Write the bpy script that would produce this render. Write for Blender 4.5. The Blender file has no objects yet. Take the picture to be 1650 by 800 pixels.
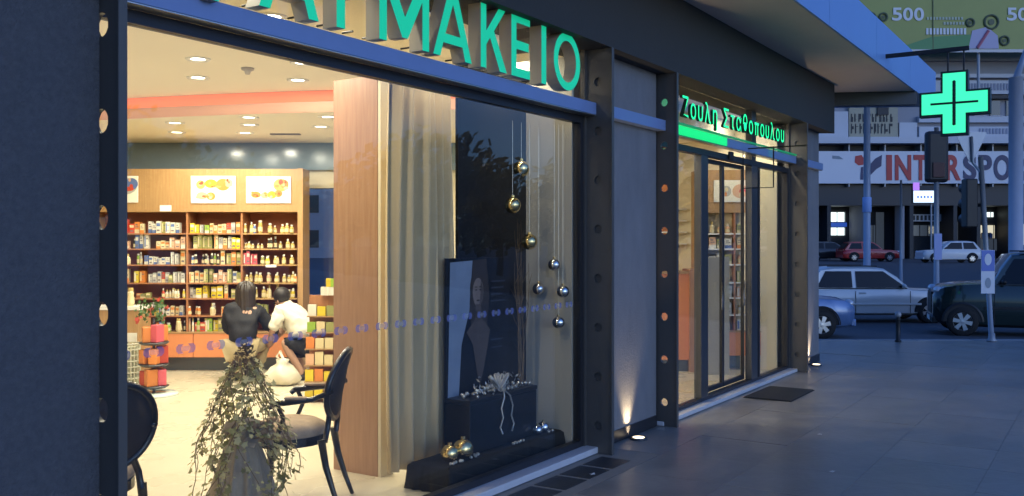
import bpy, math, random
from mathutils import Vector, Matrix
random.seed(7)
SC = bpy.context.scene
COL = SC.collection
PI = math.pi
# ------------------------------------------------------------------ camera
A = math.atan(972 / 1500)            # angle between the view axis and the shop front
CA, SA = math.cos(A), math.sin(A)
CAMH, CAMD = 1.7, 3.504              # eye height, distance from the shop front (plane Y = 0)
cd = bpy.data.cameras.new('camera')
cam = bpy.data.objects.new('camera', cd)
COL.objects.link(cam)
cam.location = (0, -CAMD, CAMH)
cam.rotation_euler = (PI / 2, 0, A - PI / 2)
cd.sensor_width = 36
cd.lens = 1500 / 1650 * 36
cd.shift_y = -10 / 1650
cd.clip_start = 0.05
cd.clip_end = 3000
SC.camera = cam
# ------------------------------------------------------------------ sky, sun, exposure
W = bpy.data.worlds.new('World')
SC.world = W
W.use_nodes = True
nt = W.node_tree
bg = nt.nodes['Background']
sky = nt.nodes.new('ShaderNodeTexSky')
sky.sky_type = 'NISHITA'
sky.sun_disc = False
sky.sun_elevation = math.radians(12.0)
sky.sun_rotation = math.radians(200)
sky.ozone_density = 4.0
tint = nt.nodes.new('ShaderNodeMix')
tint.data_type = 'RGBA'
tint.blend_type = 'MULTIPLY'
tint.inputs['Factor'].default_value = 1.0
tint.inputs[7].default_value = (0.535, 0.76, 1.28, 1)      # white balance set for the warm shop lamps
nt.links.new(sky.outputs[0], tint.inputs[6])
nt.links.new(tint.outputs[2], bg.inputs['Color'])
bg.inputs['Strength'].default_value = 0.10
sl = bpy.data.lights.new('dusk_sun', 'SUN')
sl.energy = 0.02
sl.angle = math.radians(12)
sl.color = (1.0, 0.85, 0.75)
so = bpy.data.objects.new('dusk_sun', sl)
COL.objects.link(so)
so.rotation_euler = (math.radians(86), 0, math.radians(20))
SC.view_settings.view_transform = 'Standard'
SC.view_settings.look = 'None'
SC.view_settings.exposure = 1.0
SC.view_settings.gamma = 1.0
SC.view_settings.use_curve_mapping = False
SC.cycles.max_bounces = 8
SC.cycles.transparent_max_bounces = 16
SC.cycles.sample_clamp_indirect = 4.0
SC.cycles.use_denoising = True
SC.cycles.caustics_reflective = False
SC.cycles.caustics_refractive = False


def S(r, f, z=0.0):
    """street frame: r metres right of and f metres ahead of the camera point"""
    return Vector((f * CA + r * SA, f * SA - r * CA - CAMD, z))


SROT = A - PI / 2                    # local x = right, local y = ahead


# ------------------------------------------------------------------ materials
MATS = {}


def mat(name, col, rough=0.6, metal=0.0, var=0.0, scale=8.0, bump=0.0, bscale=60.0, emit=None, es=0.0,
        rand=0.0, stretch=None, spec=0.5, coat=0.0, trans=0.0, sheen=0.0, rvar=0.0):
    if name in MATS:
        return MATS[name]
    m = bpy.data.materials.new(name)
    m.use_nodes = True
    n = m.node_tree.nodes
    l = m.node_tree.links
    b = n['Principled BSDF']
    b.inputs['Roughness'].default_value = rough
    b.inputs['Metallic'].default_value = metal
    b.inputs['Specular IOR Level'].default_value = spec
    b.inputs['Coat Weight'].default_value = coat
    b.inputs['Sheen Weight'].default_value = sheen
    c4 = (col[0], col[1], col[2], 1)
    b.inputs['Base Color'].default_value = c4
    tc = n.new('ShaderNodeTexCoord')
    mp = n.new('ShaderNodeMapping')
    l.new(tc.outputs['Object'], mp.inputs['Vector'])
    if stretch:
        mp.inputs['Scale'].default_value = stretch
    last = None
    if var > 0 or rand > 0:
        rgb = n.new('ShaderNodeHueSaturation')
        rgb.inputs['Color'].default_value = c4
        val = n.new('ShaderNodeMath')
        val.operation = 'MULTIPLY_ADD'
        val.inputs[1].default_value = var * 2
        val.inputs[2].default_value = 1 - var
        nz = n.new('ShaderNodeTexNoise')
        nz.inputs['Scale'].default_value = scale
        nz.inputs['Detail'].default_value = 6
        nz.inputs['Roughness'].default_value = 0.65
        l.new(mp.outputs[0], nz.inputs['Vector'])
        l.new(nz.outputs['Fac'], val.inputs[0])
        last = val
        if rand > 0:
            oi = n.new('ShaderNodeObjectInfo')
            rv = n.new('ShaderNodeMath')
            rv.operation = 'MULTIPLY_ADD'
            rv.inputs[1].default_value = rand * 2
            rv.inputs[2].default_value = 1 - rand
            l.new(oi.outputs['Random'], rv.inputs[0])
            mu = n.new('ShaderNodeMath')
            mu.operation = 'MULTIPLY'
            l.new(val.outputs[0], mu.inputs[0])
            l.new(rv.outputs[0], mu.inputs[1])
            last = mu
        l.new(last.outputs[0], rgb.inputs['Value'])
        l.new(rgb.outputs[0], b.inputs['Base Color'])
    if rvar > 0:
        nz2 = n.new('ShaderNodeTexNoise')
        nz2.inputs['Scale'].default_value = scale * 0.7
        nz2.inputs['Detail'].default_value = 4
        l.new(mp.outputs[0], nz2.inputs['Vector'])
        ra = n.new('ShaderNodeMath')
        ra.operation = 'MULTIPLY_ADD'
        ra.inputs[1].default_value = rvar * 2
        ra.inputs[2].default_value = rough - rvar
        l.new(nz2.outputs['Fac'], ra.inputs[0])
        l.new(ra.outputs[0], b.inputs['Roughness'])
    if bump > 0:
        bn = n.new('ShaderNodeTexNoise')
        bn.inputs['Scale'].default_value = bscale
        bn.inputs['Detail'].default_value = 5
        l.new(mp.outputs[0], bn.inputs['Vector'])
        bp = n.new('ShaderNodeBump')
        bp.inputs['Strength'].default_value = bump
        bp.inputs['Distance'].default_value = 0.01
        l.new(bn.outputs['Fac'], bp.inputs['Height'])
        l.new(bp.outputs[0], b.inputs['Normal'])
    if emit:
        b.inputs['Emission Color'].default_value = (emit[0], emit[1], emit[2], 1)
        b.inputs['Emission Strength'].default_value = es
    MATS[name] = m
    return m


def glass(name, tintc=(1, 1, 1), ior=1.45, rough=0.0, dust=0.0):
    m = bpy.data.materials.new(name)
    m.use_nodes = True
    n = m.node_tree.nodes
    l = m.node_tree.links
    n.remove(n['Principled BSDF'])
    out = n['Material Output']
    tr = n.new('ShaderNodeBsdfTransparent')
    tr.inputs[0].default_value = (*tintc, 1)
    gl = n.new('ShaderNodeBsdfGlossy')
    gl.inputs['Roughness'].default_value = rough
    fr = n.new('ShaderNodeFresnel')
    ge = n.new('ShaderNodeNewGeometry')
    io = n.new('ShaderNodeMix')
    io.inputs[2].default_value = ior
    io.inputs[3].default_value = 1 / ior
    l.new(ge.outputs['Backfacing'], io.inputs[0])
    l.new(io.outputs[0], fr.inputs['IOR'])
    mx = n.new('ShaderNodeMixShader')
    l.new(fr.outputs[0], mx.inputs[0])
    l.new(tr.outputs[0], mx.inputs[1])
    l.new(gl.outputs[0], mx.inputs[2])
    l.new(mx.outputs[0], out.inputs['Surface'])
    MATS[name] = m
    return m


def wood(name, c1, c2, rough=0.4, sc=(14, 14, 0.9)):
    m = mat(name, c1, rough)
    n = m.node_tree.nodes
    l = m.node_tree.links
    tc = n.new('ShaderNodeTexCoord')
    mp = n.new('ShaderNodeMapping')
    mp.inputs['Scale'].default_value = sc
    nz = n.new('ShaderNodeTexNoise')
    nz.inputs['Scale'].default_value = 3
    nz.inputs['Detail'].default_value = 8
    nz.inputs['Distortion'].default_value = 0.6
    cr = n.new('ShaderNodeValToRGB')
    cr.color_ramp.elements[0].position = 0.3
    cr.color_ramp.elements[1].position = 0.7
    cr.color_ramp.elements[0].color = (*c1, 1)
    cr.color_ramp.elements[1].color = (*c2, 1)
    l.new(tc.outputs['Object'], mp.inputs[0])
    l.new(mp.outputs[0], nz.inputs['Vector'])
    l.new(nz.outputs['Fac'], cr.inputs[0])
    l.new(cr.outputs[0], n['Principled BSDF'].inputs['Base Color'])
    return m


M_STUCCO = mat('stucco', (0.19, 0.19, 0.20), 0.85, var=0.26, scale=3.5, bump=0.6, bscale=120, stretch=(1.6, 1.6, 0.6))
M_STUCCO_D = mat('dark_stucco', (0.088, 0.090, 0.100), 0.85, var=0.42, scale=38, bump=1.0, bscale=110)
M_FASCIA_D = mat('bulkhead_render', (0.040, 0.041, 0.040), 0.8, var=0.1, scale=5, bump=0.3, bscale=80)
M_STEEL = mat('painted_steel', (0.105, 0.098, 0.09), 0.45, 0.3, var=0.12, scale=9, bump=0.08, bscale=40)
M_BEAM = mat('beam_paint', (0.20, 0.28, 0.50), 0.42, 0.1, var=0.08, scale=4)
M_FRAME = mat('window_frame_dark', (0.035, 0.035, 0.04), 0.4, 0.4)
M_ALU = mat('door_aluminium', (0.11, 0.112, 0.12), 0.35, 0.7, var=0.06, scale=6)
M_SILL = mat('marble_sill', (0.56, 0.56, 0.58), 0.35, var=0.15, scale=6)
M_SOFFIT = mat('soffit_plaster', (0.62, 0.57, 0.53), 0.75, var=0.1, scale=2.5)
M_CANOPY = mat('canopy_cladding', (0.19, 0.33, 0.62), 0.45, 0.1, var=0.06, scale=2)
M_GLASS = glass('shop_glass', (0.97, 0.98, 0.97), 1.5)
M_CREAM = mat('cream_plaster', (0.74, 0.66, 0.48), 0.7, var=0.04, scale=3)
M_CEIL = mat('ceiling_plaster', (0.86, 0.79, 0.62), 0.75, var=0.03, scale=2)
M_FLOOR = mat('shop_floor_tile', (0.60, 0.54, 0.40), 0.28, var=0.07, scale=3, rvar=0.06)
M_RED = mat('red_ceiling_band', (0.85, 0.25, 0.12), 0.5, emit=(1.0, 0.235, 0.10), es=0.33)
M_PINK = mat('pink_ceiling_band', (0.80, 0.45, 0.32), 0.5)
M_BLUEW = mat('blue_gloss_wall', (0.19, 0.27, 0.34), 0.16)
M_WOOD = wood('beech_veneer', (0.36, 0.205, 0.085), (0.43, 0.26, 0.115))
M_WOODR = wood('red_brown_veneer', (0.34, 0.14, 0.06), (0.42, 0.19, 0.085))
M_WOODP = wood('panel_veneer', (0.37, 0.20, 0.12), (0.45, 0.26, 0.16), 0.3)
M_ORANGE = mat('orange_laminate', (0.72, 0.27, 0.11), 0.35, var=0.04)
M_BACKR = mat('shelf_back_red', (0.36, 0.12, 0.06), 0.6)
M_KICK = mat('kick_plate', (0.12, 0.14, 0.15), 0.35, 0.3)
M_WHITE = mat('white_plastic', (0.78, 0.77, 0.72), 0.4)
M_BLACKF = mat('black_cloth', (0.006, 0.006, 0.0065), 0.85, var=0.2, scale=6, bump=0.3, bscale=25)
M_BLACKG = mat('black_gloss_board', (0.006, 0.006, 0.008), 0.35)
M_CURT = mat('beige_curtain', (0.60, 0.46, 0.26), 0.85, var=0.1, scale=6, stretch=(6, 6, 0.5), sheen=0.2)
M_GOLD = mat('gold_bauble', (0.85, 0.66, 0.32), 0.16, 1.0)
M_SILV = mat('silver_bauble', (0.72, 0.72, 0.74), 0.12, 1.0)
M_RIB = mat('silver_ribbon', (0.55, 0.52, 0.46), 0.3, 0.6)
M_CHAIR = mat('black_lacquer', (0.010, 0.008, 0.007), 0.3, coat=0.2)
M_UPH = mat('brown_upholstery', (0.40, 0.29, 0.19), 0.85, var=0.45, scale=16, bump=0.2)
M_TULLE = mat('grey_tulle', (0.34, 0.28, 0.20), 0.9, var=0.3, scale=9, stretch=(5, 5, 1), sheen=0.3)
M_IVY = mat('ivy_leaf', (0.13, 0.135, 0.045), 0.6, var=0.4, scale=20, rand=0.2)
M_IVYP = mat('ivy_leaf_pale', (0.56, 0.50, 0.25), 0.6, var=0.2, scale=20)
for m_ in (M_IVY, M_IVYP):               # thin leaves let light through
    n_ = m_.node_tree.nodes
    tl = n_.new('ShaderNodeBsdfTranslucent')
    tl.inputs[0].default_value = (0.45, 0.42, 0.14, 1)
    mx_ = n_.new('ShaderNodeMixShader')
    mx_.inputs[0].default_value = 0.35
    m_.node_tree.links.new(n_['Principled BSDF'].outputs[0], mx_.inputs[1])
    m_.node_tree.links.new(tl.outputs[0], mx_.inputs[2])
    m_.node_tree.links.new(mx_.outputs[0], n_['Material Output'].inputs['Surface'])
M_TWIG = mat('dry_twig', (0.20, 0.13, 0.07), 0.9, var=0.2)
M_SLAB = mat('slate_slab', (0.255, 0.238, 0.215), 0.34, var=0.50, scale=1.9, bump=0.25, bscale=18, rand=0.07, rvar=0.14)
M_PAVE = mat('pavement_bed', (0.19, 0.165, 0.137), 0.75, var=0.2, scale=5, bump=0.3, bscale=60)
M_DRAIN = mat('dark_drain_tile', (0.035, 0.036, 0.038), 0.5, var=0.25, scale=6, bump=0.3, bscale=40)
M_ASPH = mat('asphalt', (0.085, 0.085, 0.09), 0.8, var=0.2, scale=1.5, bump=0.3, bscale=70)
M_KERB = mat('kerb_stone', (0.26, 0.26, 0.26), 0.75, var=0.15, scale=4)
M_GREEN = mat('green_letter_face', (0.02, 0.45, 0.26), 0.4, emit=(0.004, 0.60, 0.28), es=0.31)
M_RETURN = mat('letter_return', (0.34, 0.30, 0.23), 0.5, 0.1)
M_NEON = mat('green_neon', (0.02, 0.45, 0.18), 0.4, emit=(0.01, 0.90, 0.30), es=0.8)
M_GPANEL = mat('green_light_panel', (0.02, 0.45, 0.15), 0.4, emit=(0.005, 0.80, 0.17), es=0.475)
M_CROSS = mat('cross_face', (0.05, 0.5, 0.3), 0.4, emit=(0.05, 0.95, 0.42), es=0.575)
M_DGREEN = mat('cross_casing', (0.008, 0.03, 0.02), 0.45)
M_LAMP = mat('lamp_lens', (0.9, 0.85, 0.7), 0.4, emit=(1.0, 0.90, 0.68), es=4.5)
M_TYRE = mat('tyre_rubber', (0.012, 0.012, 0.013), 0.8)
M_RIM = mat('alloy_rim', (0.55, 0.56, 0.58), 0.3, 0.8)
M_CARGL = mat('car_glass', (0.008, 0.010, 0.013), 0.06, spec=0.25)
M_POLE = mat('galvanised_pole', (0.33, 0.34, 0.36), 0.5, 0.4, var=0.12, scale=5)
M_DARKP = mat('dark_metal', (0.02, 0.02, 0.022), 0.5, 0.3)
M_SKINC = mat('skin', (0.46, 0.27, 0.18), 0.55)
M_HAIR = mat('dark_hair', (0.014, 0.010, 0.008), 0.5)


# ------------------------------------------------------------------ mesh builder
class MB:
    def __init__(s):
        s.v = []
        s.f = []
        s.m = []
        s.mi = 0

    def add(s, vs, fs, mi=None):
        o = len(s.v)
        s.v += [tuple(p) for p in vs]
        for q in fs:
            s.f.append(tuple(i + o for i in q))
            s.m.append(s.mi if mi is None else mi)
        return s

    def box(s, x0, x1, y0, y1, z0, z1, mi=None):
        vs = [(x, y, z) for z in (z0, z1) for y in (y0, y1) for x in (x0, x1)]
        return s.add(vs, [(0, 2, 3, 1), (4, 5, 7, 6), (0, 1, 5, 4), (2, 6, 7, 3), (0, 4, 6, 2), (1, 3, 7, 5)], mi)

    def obox(s, c, ux, uy, hx, hy, z0, z1, mi=None):
        c = Vector(c); ux = Vector(ux).normalized(); uy = Vector(uy).normalized()
        vs = []
        for z in (z0, z1):
            for b in (-1, 1):
                for a in (-1, 1):
                    p = c + ux * hx * a + uy * hy * b
                    vs.append((p.x, p.y, z))
        return s.add(vs, [(0, 2, 3, 1), (4, 5, 7, 6), (0, 1, 5, 4), (2, 6, 7, 3), (0, 4, 6, 2), (1, 3, 7, 5)], mi)

    def prism(s, pts, z0, z1, mi=None, fn=None):
        n = len(pts)
        fn = fn or (lambda a, b, c: (a, b, c))
        vs = [fn(p[0], p[1], z0) for p in pts] + [fn(p[0], p[1], z1) for p in pts]
        fs = [tuple(range(n - 1, -1, -1)), tuple(range(n, 2 * n))]
        fs += [(i, (i + 1) % n, n + (i + 1) % n, n + i) for i in range(n)]
        return s.add(vs, fs, mi)

    def tube(s, pts, rad, seg=8, mi=None, caps=True):
        pts = [Vector(p) for p in pts]
        if not isinstance(rad, (list, tuple)):
            rad = [rad] * len(pts)
        vs = []
        up = None
        for i, p in enumerate(pts):
            d = (pts[min(i + 1, len(pts) - 1)] - pts[max(i - 1, 0)])
            d = d.normalized() if d.length > 1e-9 else Vector((0, 0, 1))
            if up is None:
                up = Vector((0, 0, 1)) if abs(d.z) < 0.9 else Vector((1, 0, 0))
            a = d.cross(up).normalized()
            b = a.cross(d).normalized()
            up = b
            for k in range(seg):
                t = 2 * PI * k / seg
                vs.append(p + (a * math.cos(t) + b * math.sin(t)) * rad[i])
        fs = []
        for i in range(len(pts) - 1):
            for k in range(seg):
                k2 = (k + 1) % seg
                fs.append((i * seg + k, i * seg + k2, (i + 1) * seg + k2, (i + 1) * seg + k))
        if caps:
            fs.append(tuple(range(seg)))
            fs.append(tuple(range((len(pts) - 1) * seg + seg - 1, (len(pts) - 1) * seg - 1, -1)))
        return s.add(vs, fs, mi)

    def lathe(s, prof, seg=24, c=(0, 0, 0), mi=None, fn=None, close=True):
        vs = []
        for r, z in prof:
            for k in range(seg):
                t = 2 * PI * k / seg
                q = (c[0] + r * math.cos(t), c[1] + r * math.sin(t), c[2] + z)
                vs.append(fn(q) if fn else q)
        fs = []
        for i in range(len(prof) - 1):
            for k in range(seg):
                k2 = (k + 1) % seg
                fs.append((i * seg + k, i * seg + k2, (i + 1) * seg + k2, (i + 1) * seg + k))
        if close:
            fs.append(tuple(range(seg - 1, -1, -1)))
            fs.append(tuple(range((len(prof) - 1) * seg, len(prof) * seg)))
        return s.add(vs, fs, mi)

    def ball(s, c, r, seg=16, rings=10, sc=(1, 1, 1), mi=None):
        prof = [(max(1e-4, math.sin(PI * i / rings)) * r, -math.cos(PI * i / rings) * r) for i in range(rings + 1)]
        return s.lathe(prof, seg, (0, 0, 0), mi, lambda q: (c[0] + q[0] * sc[0], c[1] + q[1] * sc[1], c[2] + q[2] * sc[2]))

    def ellipse(s, c, ux, uy, a, b, seg=20, mi=None):
        c = Vector(c); ux = Vector(ux); uy = Vector(uy)
        vs = [c + ux * a * math.cos(2 * PI * k / seg) + uy * b * math.sin(2 * PI * k / seg) for k in range(seg)]
        return s.add(vs, [tuple(range(seg))], mi)

    def quad(s, a, b, c, d, mi=None):
        return s.add([a, b, c, d], [(0, 1, 2, 3)], mi)

    def mesh(s, name, mats, smooth=False):
        me = bpy.data.meshes.new(name)
        me.from_pydata(s.v, [], s.f)
        for m in (mats if isinstance(mats, (list, tuple)) else [mats]):
            me.materials.append(m)
        me.polygons.foreach_set('material_index', s.m)
        if smooth:
            me.polygons.foreach_set('use_smooth', [True] * len(me.polygons))
        me.update()
        return me

    def build(s, name, mats, parent=None, smooth=False, loc=None, rz=0.0, bevel=0.0, angle=None):
        o = bpy.data.objects.new(name, s.mesh(name, mats, smooth))
        COL.objects.link(o)
        if parent:
            o.parent = parent
        if loc is not None:
            o.location = loc
        o.rotation_euler.z = rz
        if bevel:
            b = o.modifiers.new('bevel', 'BEVEL')
            b.width = bevel
            b.segments = 2
            b.limit_method = 'ANGLE'
        if smooth and angle:
            try:
                o.data.set_sharp_from_angle(angle=math.radians(angle))
            except Exception:
                pass
        return o


def tag(o, label=None, cat=None, group=None, kind=None):
    if label: o['label'] = label
    if cat: o['category'] = cat
    if group: o['group'] = group
    if kind: o['kind'] = kind
    return o


def thing(name, label, cat, loc=(0, 0, 0), rz=0.0, group=None):
    o = bpy.data.objects.new(name, None)
    COL.objects.link(o)
    o.location = loc
    o.rotation_euler.z = rz
    o.empty_display_size = 0.2
    return tag(o, label, cat, group)


def inst(name, me, parent=None, loc=(0, 0, 0), rz=0.0, sc=(1, 1, 1)):
    o = bpy.data.objects.new(name, me)
    COL.objects.link(o)
    if parent: o.parent = parent
    o.location = loc
    o.rotation_euler.z = rz
    o.scale = sc
    return o


def text_mesh(ch, size, depth, mats, bold=0.0, name='letter'):
    cu = bpy.data.curves.new(name, 'FONT')
    cu.body = ch
    cu.size = size
    cu.extrude = depth / 2
    cu.offset = bold
    cu.resolution_u = 6
    ob = bpy.data.objects.new('tmp_text', cu)
    COL.objects.link(ob)
    dg = bpy.context.evaluated_depsgraph_get()
    dg.update()
    me = bpy.data.meshes.new_from_object(ob.evaluated_get(dg))
    bpy.data.objects.remove(ob)
    me.name = name
    me.materials.clear()
    for m in mats: me.materials.append(m)
    if len(mats) > 1:
        for p in me.polygons:
            p.material_index = 0 if p.normal.z > 0.9 else 1
    return me


def norm_mesh(me, w, h):
    """scale a flat letter mesh (x right, y up) to a width and height, origin at its lower left"""
    xs = [v.co.x for v in me.vertices]
    ys = [v.co.y for v in me.vertices]
    x0, y0 = min(xs), min(ys)
    kx = (w / (max(xs) - x0)) if w else None
    ky = h / (max(ys) - y0)
    if kx is None: kx = ky
    for v in me.vertices:
        v.co.x = (v.co.x - x0) * kx
        v.co.y = (v.co.y - y0) * ky
    return max(v.co.x for v in me.vertices)


# ================================================================== SETTING: ground, pavement, road
GH = [(-60, 0), (16.1, 0)]


def struct(name, mb, mats, smooth=False, **k):
    o = mb.build(name, mats, None, smooth, **k)
    return tag(o, kind='structure')


# terrain profile along the street frame's f axis (drop at the kerb, gentle dip, rise to the far side)
def road_z(f):
    if f < 30: return -0.17 - 0.16 * min(1, max(0, (f - 16.3) / 6.5))
    return -0.33 + 0.63 * min(1, (f - 30) / 30)


mb = MB()
fs_ = [16.30, 18, 20, 22, 24, 27, 30, 36, 42, 48, 54, 60, 75, 110, 260]
rs_ = [-160, -60, -20, 0, 20, 40, 70, 130, 260]
vs = [S(r, f, road_z(f)) for f in fs_ for r in rs_]
nr = len(rs_)
fc = [(i * nr + j, i * nr + j + 1, (i + 1) * nr + j + 1, (i + 1) * nr + j) for i in range(len(fs_) - 1) for j in range(nr - 1)]
mb.add(vs, fc)
struct('road', mb, M_ASPH, True)
mb = MB()
p = [S(-160, 16.08), S(260, 16.08), S(260, -160), S(-160, -160)]
mb.add([(q.x, q.y, -0.006) for q in p], [(3, 2, 1, 0)])
pave = struct('pavement', mb, M_SLAB)
mb = MB()
for i in range(-20, 40):
    c = S(i * 1.0 + 0.5, 16.19)
    mb.obox(c, S(1, 0) - S(0, 0), S(0, 1) - S(0, 0), 0.494, 0.105, -0.35, 0.0)
kerb = struct('kerb', mb, M_KERB, bevel=0.012)
# paving slabs in front of the shop
slab = MB().box(-0.3738, 0.3738, -0.3738, 0.3738, -0.045, 0).mesh('paving_slab', M_SLAB)
for ix in range(22):
    for iy in range(-8, 7):
        x = 2.9 + ix * 0.75
        y = -0.83 - iy * 0.75
        f = (x * CA + (y + CAMD) * SA)
        if f + 0.53 > 16.08 or (iy < 0 and f - 0.53 < 13.32): continue
        o = inst('paving_slab', slab, pave, (x, y, random.uniform(-0.003, 0.0)), random.choice((0, PI / 2, PI, -PI / 2)))
        o.rotation_euler.x = random.uniform(-0.001, 0.001)
# narrow strip between sill and slabs: dark drain tiles in a lighter bed
mb = MB().box(2.4, 6.9, -0.448, -0.014, -0.04, -0.003)
b_ = struct('drain_strip', mb, mat('drain_bed', (0.25, 0.23, 0.20), 0.7, var=0.2, scale=6))
dt = MB().box(-0.155, 0.155, -0.125, 0.125, -0.03, 0).mesh('drain_tile', M_DRAIN)
for i in range(12):
    inst('drain_tile', dt, b_, (6.42 - i * 0.355, -0.215, 0.0))
mb = MB().box(6.91, 13.6, -0.448, 0.04, -0.04, -0.004)
struct('pavement_margin', mb, M_SLAB)

# ================================================================== PHARMACY BUILDING
PB = thing('pharmacy_building', 'dark corner shop building with deep blue edged canopy and steel columns', 'building')
Y_GL = 0.12
FIN = [2.30, 6.67, 7.98, 12.27]
ZT = 3.25
HOLES = [0.22 + 0.395 * k for k in range(8)]


def fin_mesh(r=0.040, inner=True):
    mb = MB()
    y0, y1, t = -0.13, 0.10, 0.012
    yc = -0.012
    zc0 = 0.0
    edges = [0.0] + [(HOLES[k] + HOLES[k + 1]) / 2 for k in range(7)] + [ZT]
    for k, hz in enumerate(HOLES):
        a, b = edges[k], edges[k + 1]
        per = []
        cor = [(y1, b), (y0, b), (y0, a), (y1, a)]
        for i in range(4):
            p, q = cor[i], cor[(i + 1) % 4]
            for j in range(5):
                per.append((p[0] + (q[0] - p[0]) * j / 5, p[1] + (q[1] - p[1]) * j / 5))
        cir = []
        for (py, pz) in per:
            d = math.atan2(pz - hz, py - yc)
            cir.append((yc + r * math.cos(d), hz + r * math.sin(d)))
        n = len(per)
        V = []
        for x in (-t, t):
            V += [(x, p[0], p[1]) for p in per] + [(x, c[0], c[1]) for c in cir]
        F = []
        for i in range(n):
            j = (i + 1) % n
            F.append((i, j, n + j, n + i))
            F.append((2 * n + j, 2 * n + i, 3 * n + i, 3 * n + j))
            F.append((n + i, n + j, 3 * n + j, 3 * n + i))
        mb.add(V, F)
    mb.box(-0.02, 0.02, y0 - 0.012, y0, 0, ZT)         # outer flange
    if inner: mb.box(-0.045, 0.045, y1 - 0.01, y1 + 0.03, 0, ZT)   # inner flange
    return mb.mesh('steel_column', M_STEEL)


fm = fin_mesh(0.036)
fm0 = fin_mesh(0.050, False)
for k, x in enumerate(FIN):
    o = inst('steel_column', fm if k else fm0, PB, (x, 0, 0))
    if k in (1, 3):                     # plates added behind these two so their holes look dim
        MB().box(0.013, 0.019, -0.128, 0.04, 0.0, ZT - 0.002).build('hole_dimming_plate', M_STEEL, o)
inst('steel_column', fm, PB, (0.99, 0, 0))
# piers: rendered wall panels between the columns
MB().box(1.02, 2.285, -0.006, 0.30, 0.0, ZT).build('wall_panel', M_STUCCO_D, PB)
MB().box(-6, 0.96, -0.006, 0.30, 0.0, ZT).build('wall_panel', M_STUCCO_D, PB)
MB().box(6.72, 7.94, 0.055, 0.30, 0.10, ZT).build('wall_panel', M_STUCCO, PB)
MB().box(6.72, 7.94, 0.045, 0.30, 0.0, 0.10).build('plinth', M_FRAME, PB)
# corner pier: runs to the acute corner, then back along the side street
COR = Vector((13.58, 0.055, 0))
dR = Vector((-SA, CA, 0))
mb = MB().prism([(12.32, 0.055), (13.56, 0.055), (13.56 - SA * 0.45, 0.055 + CA * 0.45), (12.32, 0.40)], 0.10, ZT)
mb.build('wall_panel', M_STUCCO, PB)
mb = MB().prism([(12.32, 0.045), (13.575, 0.045), (13.575 - SA * 0.45, 0.045 + CA * 0.45), (12.32, 0.42)], 0.0, 0.10)
mb.build('plinth', M_FRAME, PB)
# side street wall (its glazed bay looks on to the side street)
FW = 13.05                                     # inner face of the side street wall, metres ahead


def swall(r0, r1, z0, z1, name='side_wall', m=M_STUCCO, f0=None, f1=None):
    f0 = FW if f0 is None else f0
    f1 = FW + 0.16 if f1 is None else f1
    c = S((r0 + r1) / 2, (f0 + f1) / 2)
    return MB().obox(c, S(1, 0) - S(0, 0), S(0, 1) - S(0, 0), (r1 - r0) / 2, (f1 - f0) / 2, z0, z1).build(name, m, PB)


swall(-2.10, 3.9, 0, ZT)
swall(-2.98, -2.10, 2.45, ZT)
swall(-2.98, -2.10, 0, 0.30)
swall(-7.2, -2.98, 0, ZT)
# bulkhead above, soffit, canopy
MB().prism([(-6, -0.13), (13.70, -0.13), (13.70 - SA * 0.6, -0.13 + CA * 0.6), (-6, 0.40)], ZT + 0.002, 3.95).build('bulkhead', M_FASCIA_D, PB)
CZ = 3.952
cap = [(-6, -1.0), (16.75, -1.0), S(5.2, 15.55)[:2], S(-7.2, 15.55)[:2], (-6, 9.7)]
cp = MB().prism(cap, CZ, CZ + 0.02).build('canopy_soffit', M_SOFFIT, PB)
# cladding on the canopy edge: panels with joints
can = MB().prism([(q[0], q[1]) for q in [(-6, -0.99), (16.70, -0.99), S(5.1, 15.5)[:2], S(-7.2, 15.5)[:2], (-6, 9.7)]], CZ + 0.021, CZ + 0.50).build('canopy', M_CANOPY, PB)
x = -6.0
while x < 16.7:
    x2 = min(x + 2.27, 16.77)
    MB().box(x + 0.004, x2 - 0.004, -1.018, -0.995, CZ - 0.012, CZ + 0.54).build('fascia_panel', M_CANOPY, can)
    x = x2
e0, e1 = Vector((16.78, -1.0, 0)), S(5.2, 15.57)
dv = (e1 - e0).normalized()
MB().obox((e0 + e1) / 2, dv, Vector((-dv.y, dv.x, 0)), (e1 - e0).length / 2 - 0.01, 0.012, CZ - 0.012, CZ + 0.54).build('fascia_panel', M_CANOPY, can)
# dark drop beam where the canopy turns the corner
q0, q1 = S(4.85, 14.1), S(6.05, 13.95)
dv = (q1 - q0).normalized()
MB().obox((q0 + q1) / 2, dv, Vector((-dv.y, dv.x, 0)), (q1 - q0).length / 2, 0.06, CZ - 0.20, CZ - 0.001).build('drop_beam', M_FRAME, PB)
# upper storey set back above the canopy
MB().prism([(-6, 0.0), (13.6, 0.0), S(4.0, 13.2)[:2], S(-7.2, 13.2)[:2], (-6, 9.7)], CZ + 0.502, 8.0).build('upper_wall', M_STUCCO, PB)
# beams under the sign band
def beam(x0, x1):
    b = MB()
    b.box(x0, x1, 0.0, 0.012, 2.722, 2.818)
    b.box(x0, x1, 0.013, 0.11, 2.722, 2.736)
    b.box(x0, x1, 0.013, 0.11, 2.802, 2.816)
    o = b.build('sign_beam', M_BEAM, PB, bevel=0.002)
    MB().box(x0 + .001, x1 - .001, 0.004, 0.099, 2.716, 2.7205).build('beam_underside', mat('brushed_metal', (0.62, 0.60, 0.55), 0.28, 0.9), o)
    return o
beam(2.315, 6.655); beam(7.995, 12.255); beam(12.285, 13.58)
MB().box(6.685, 7.965, -0.03, 0.053, 2.722, 2.818).build('sign_beam', M_BEAM, PB, bevel=0.002)
beam(1.005, 2.285).location.y = -0.07
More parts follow.
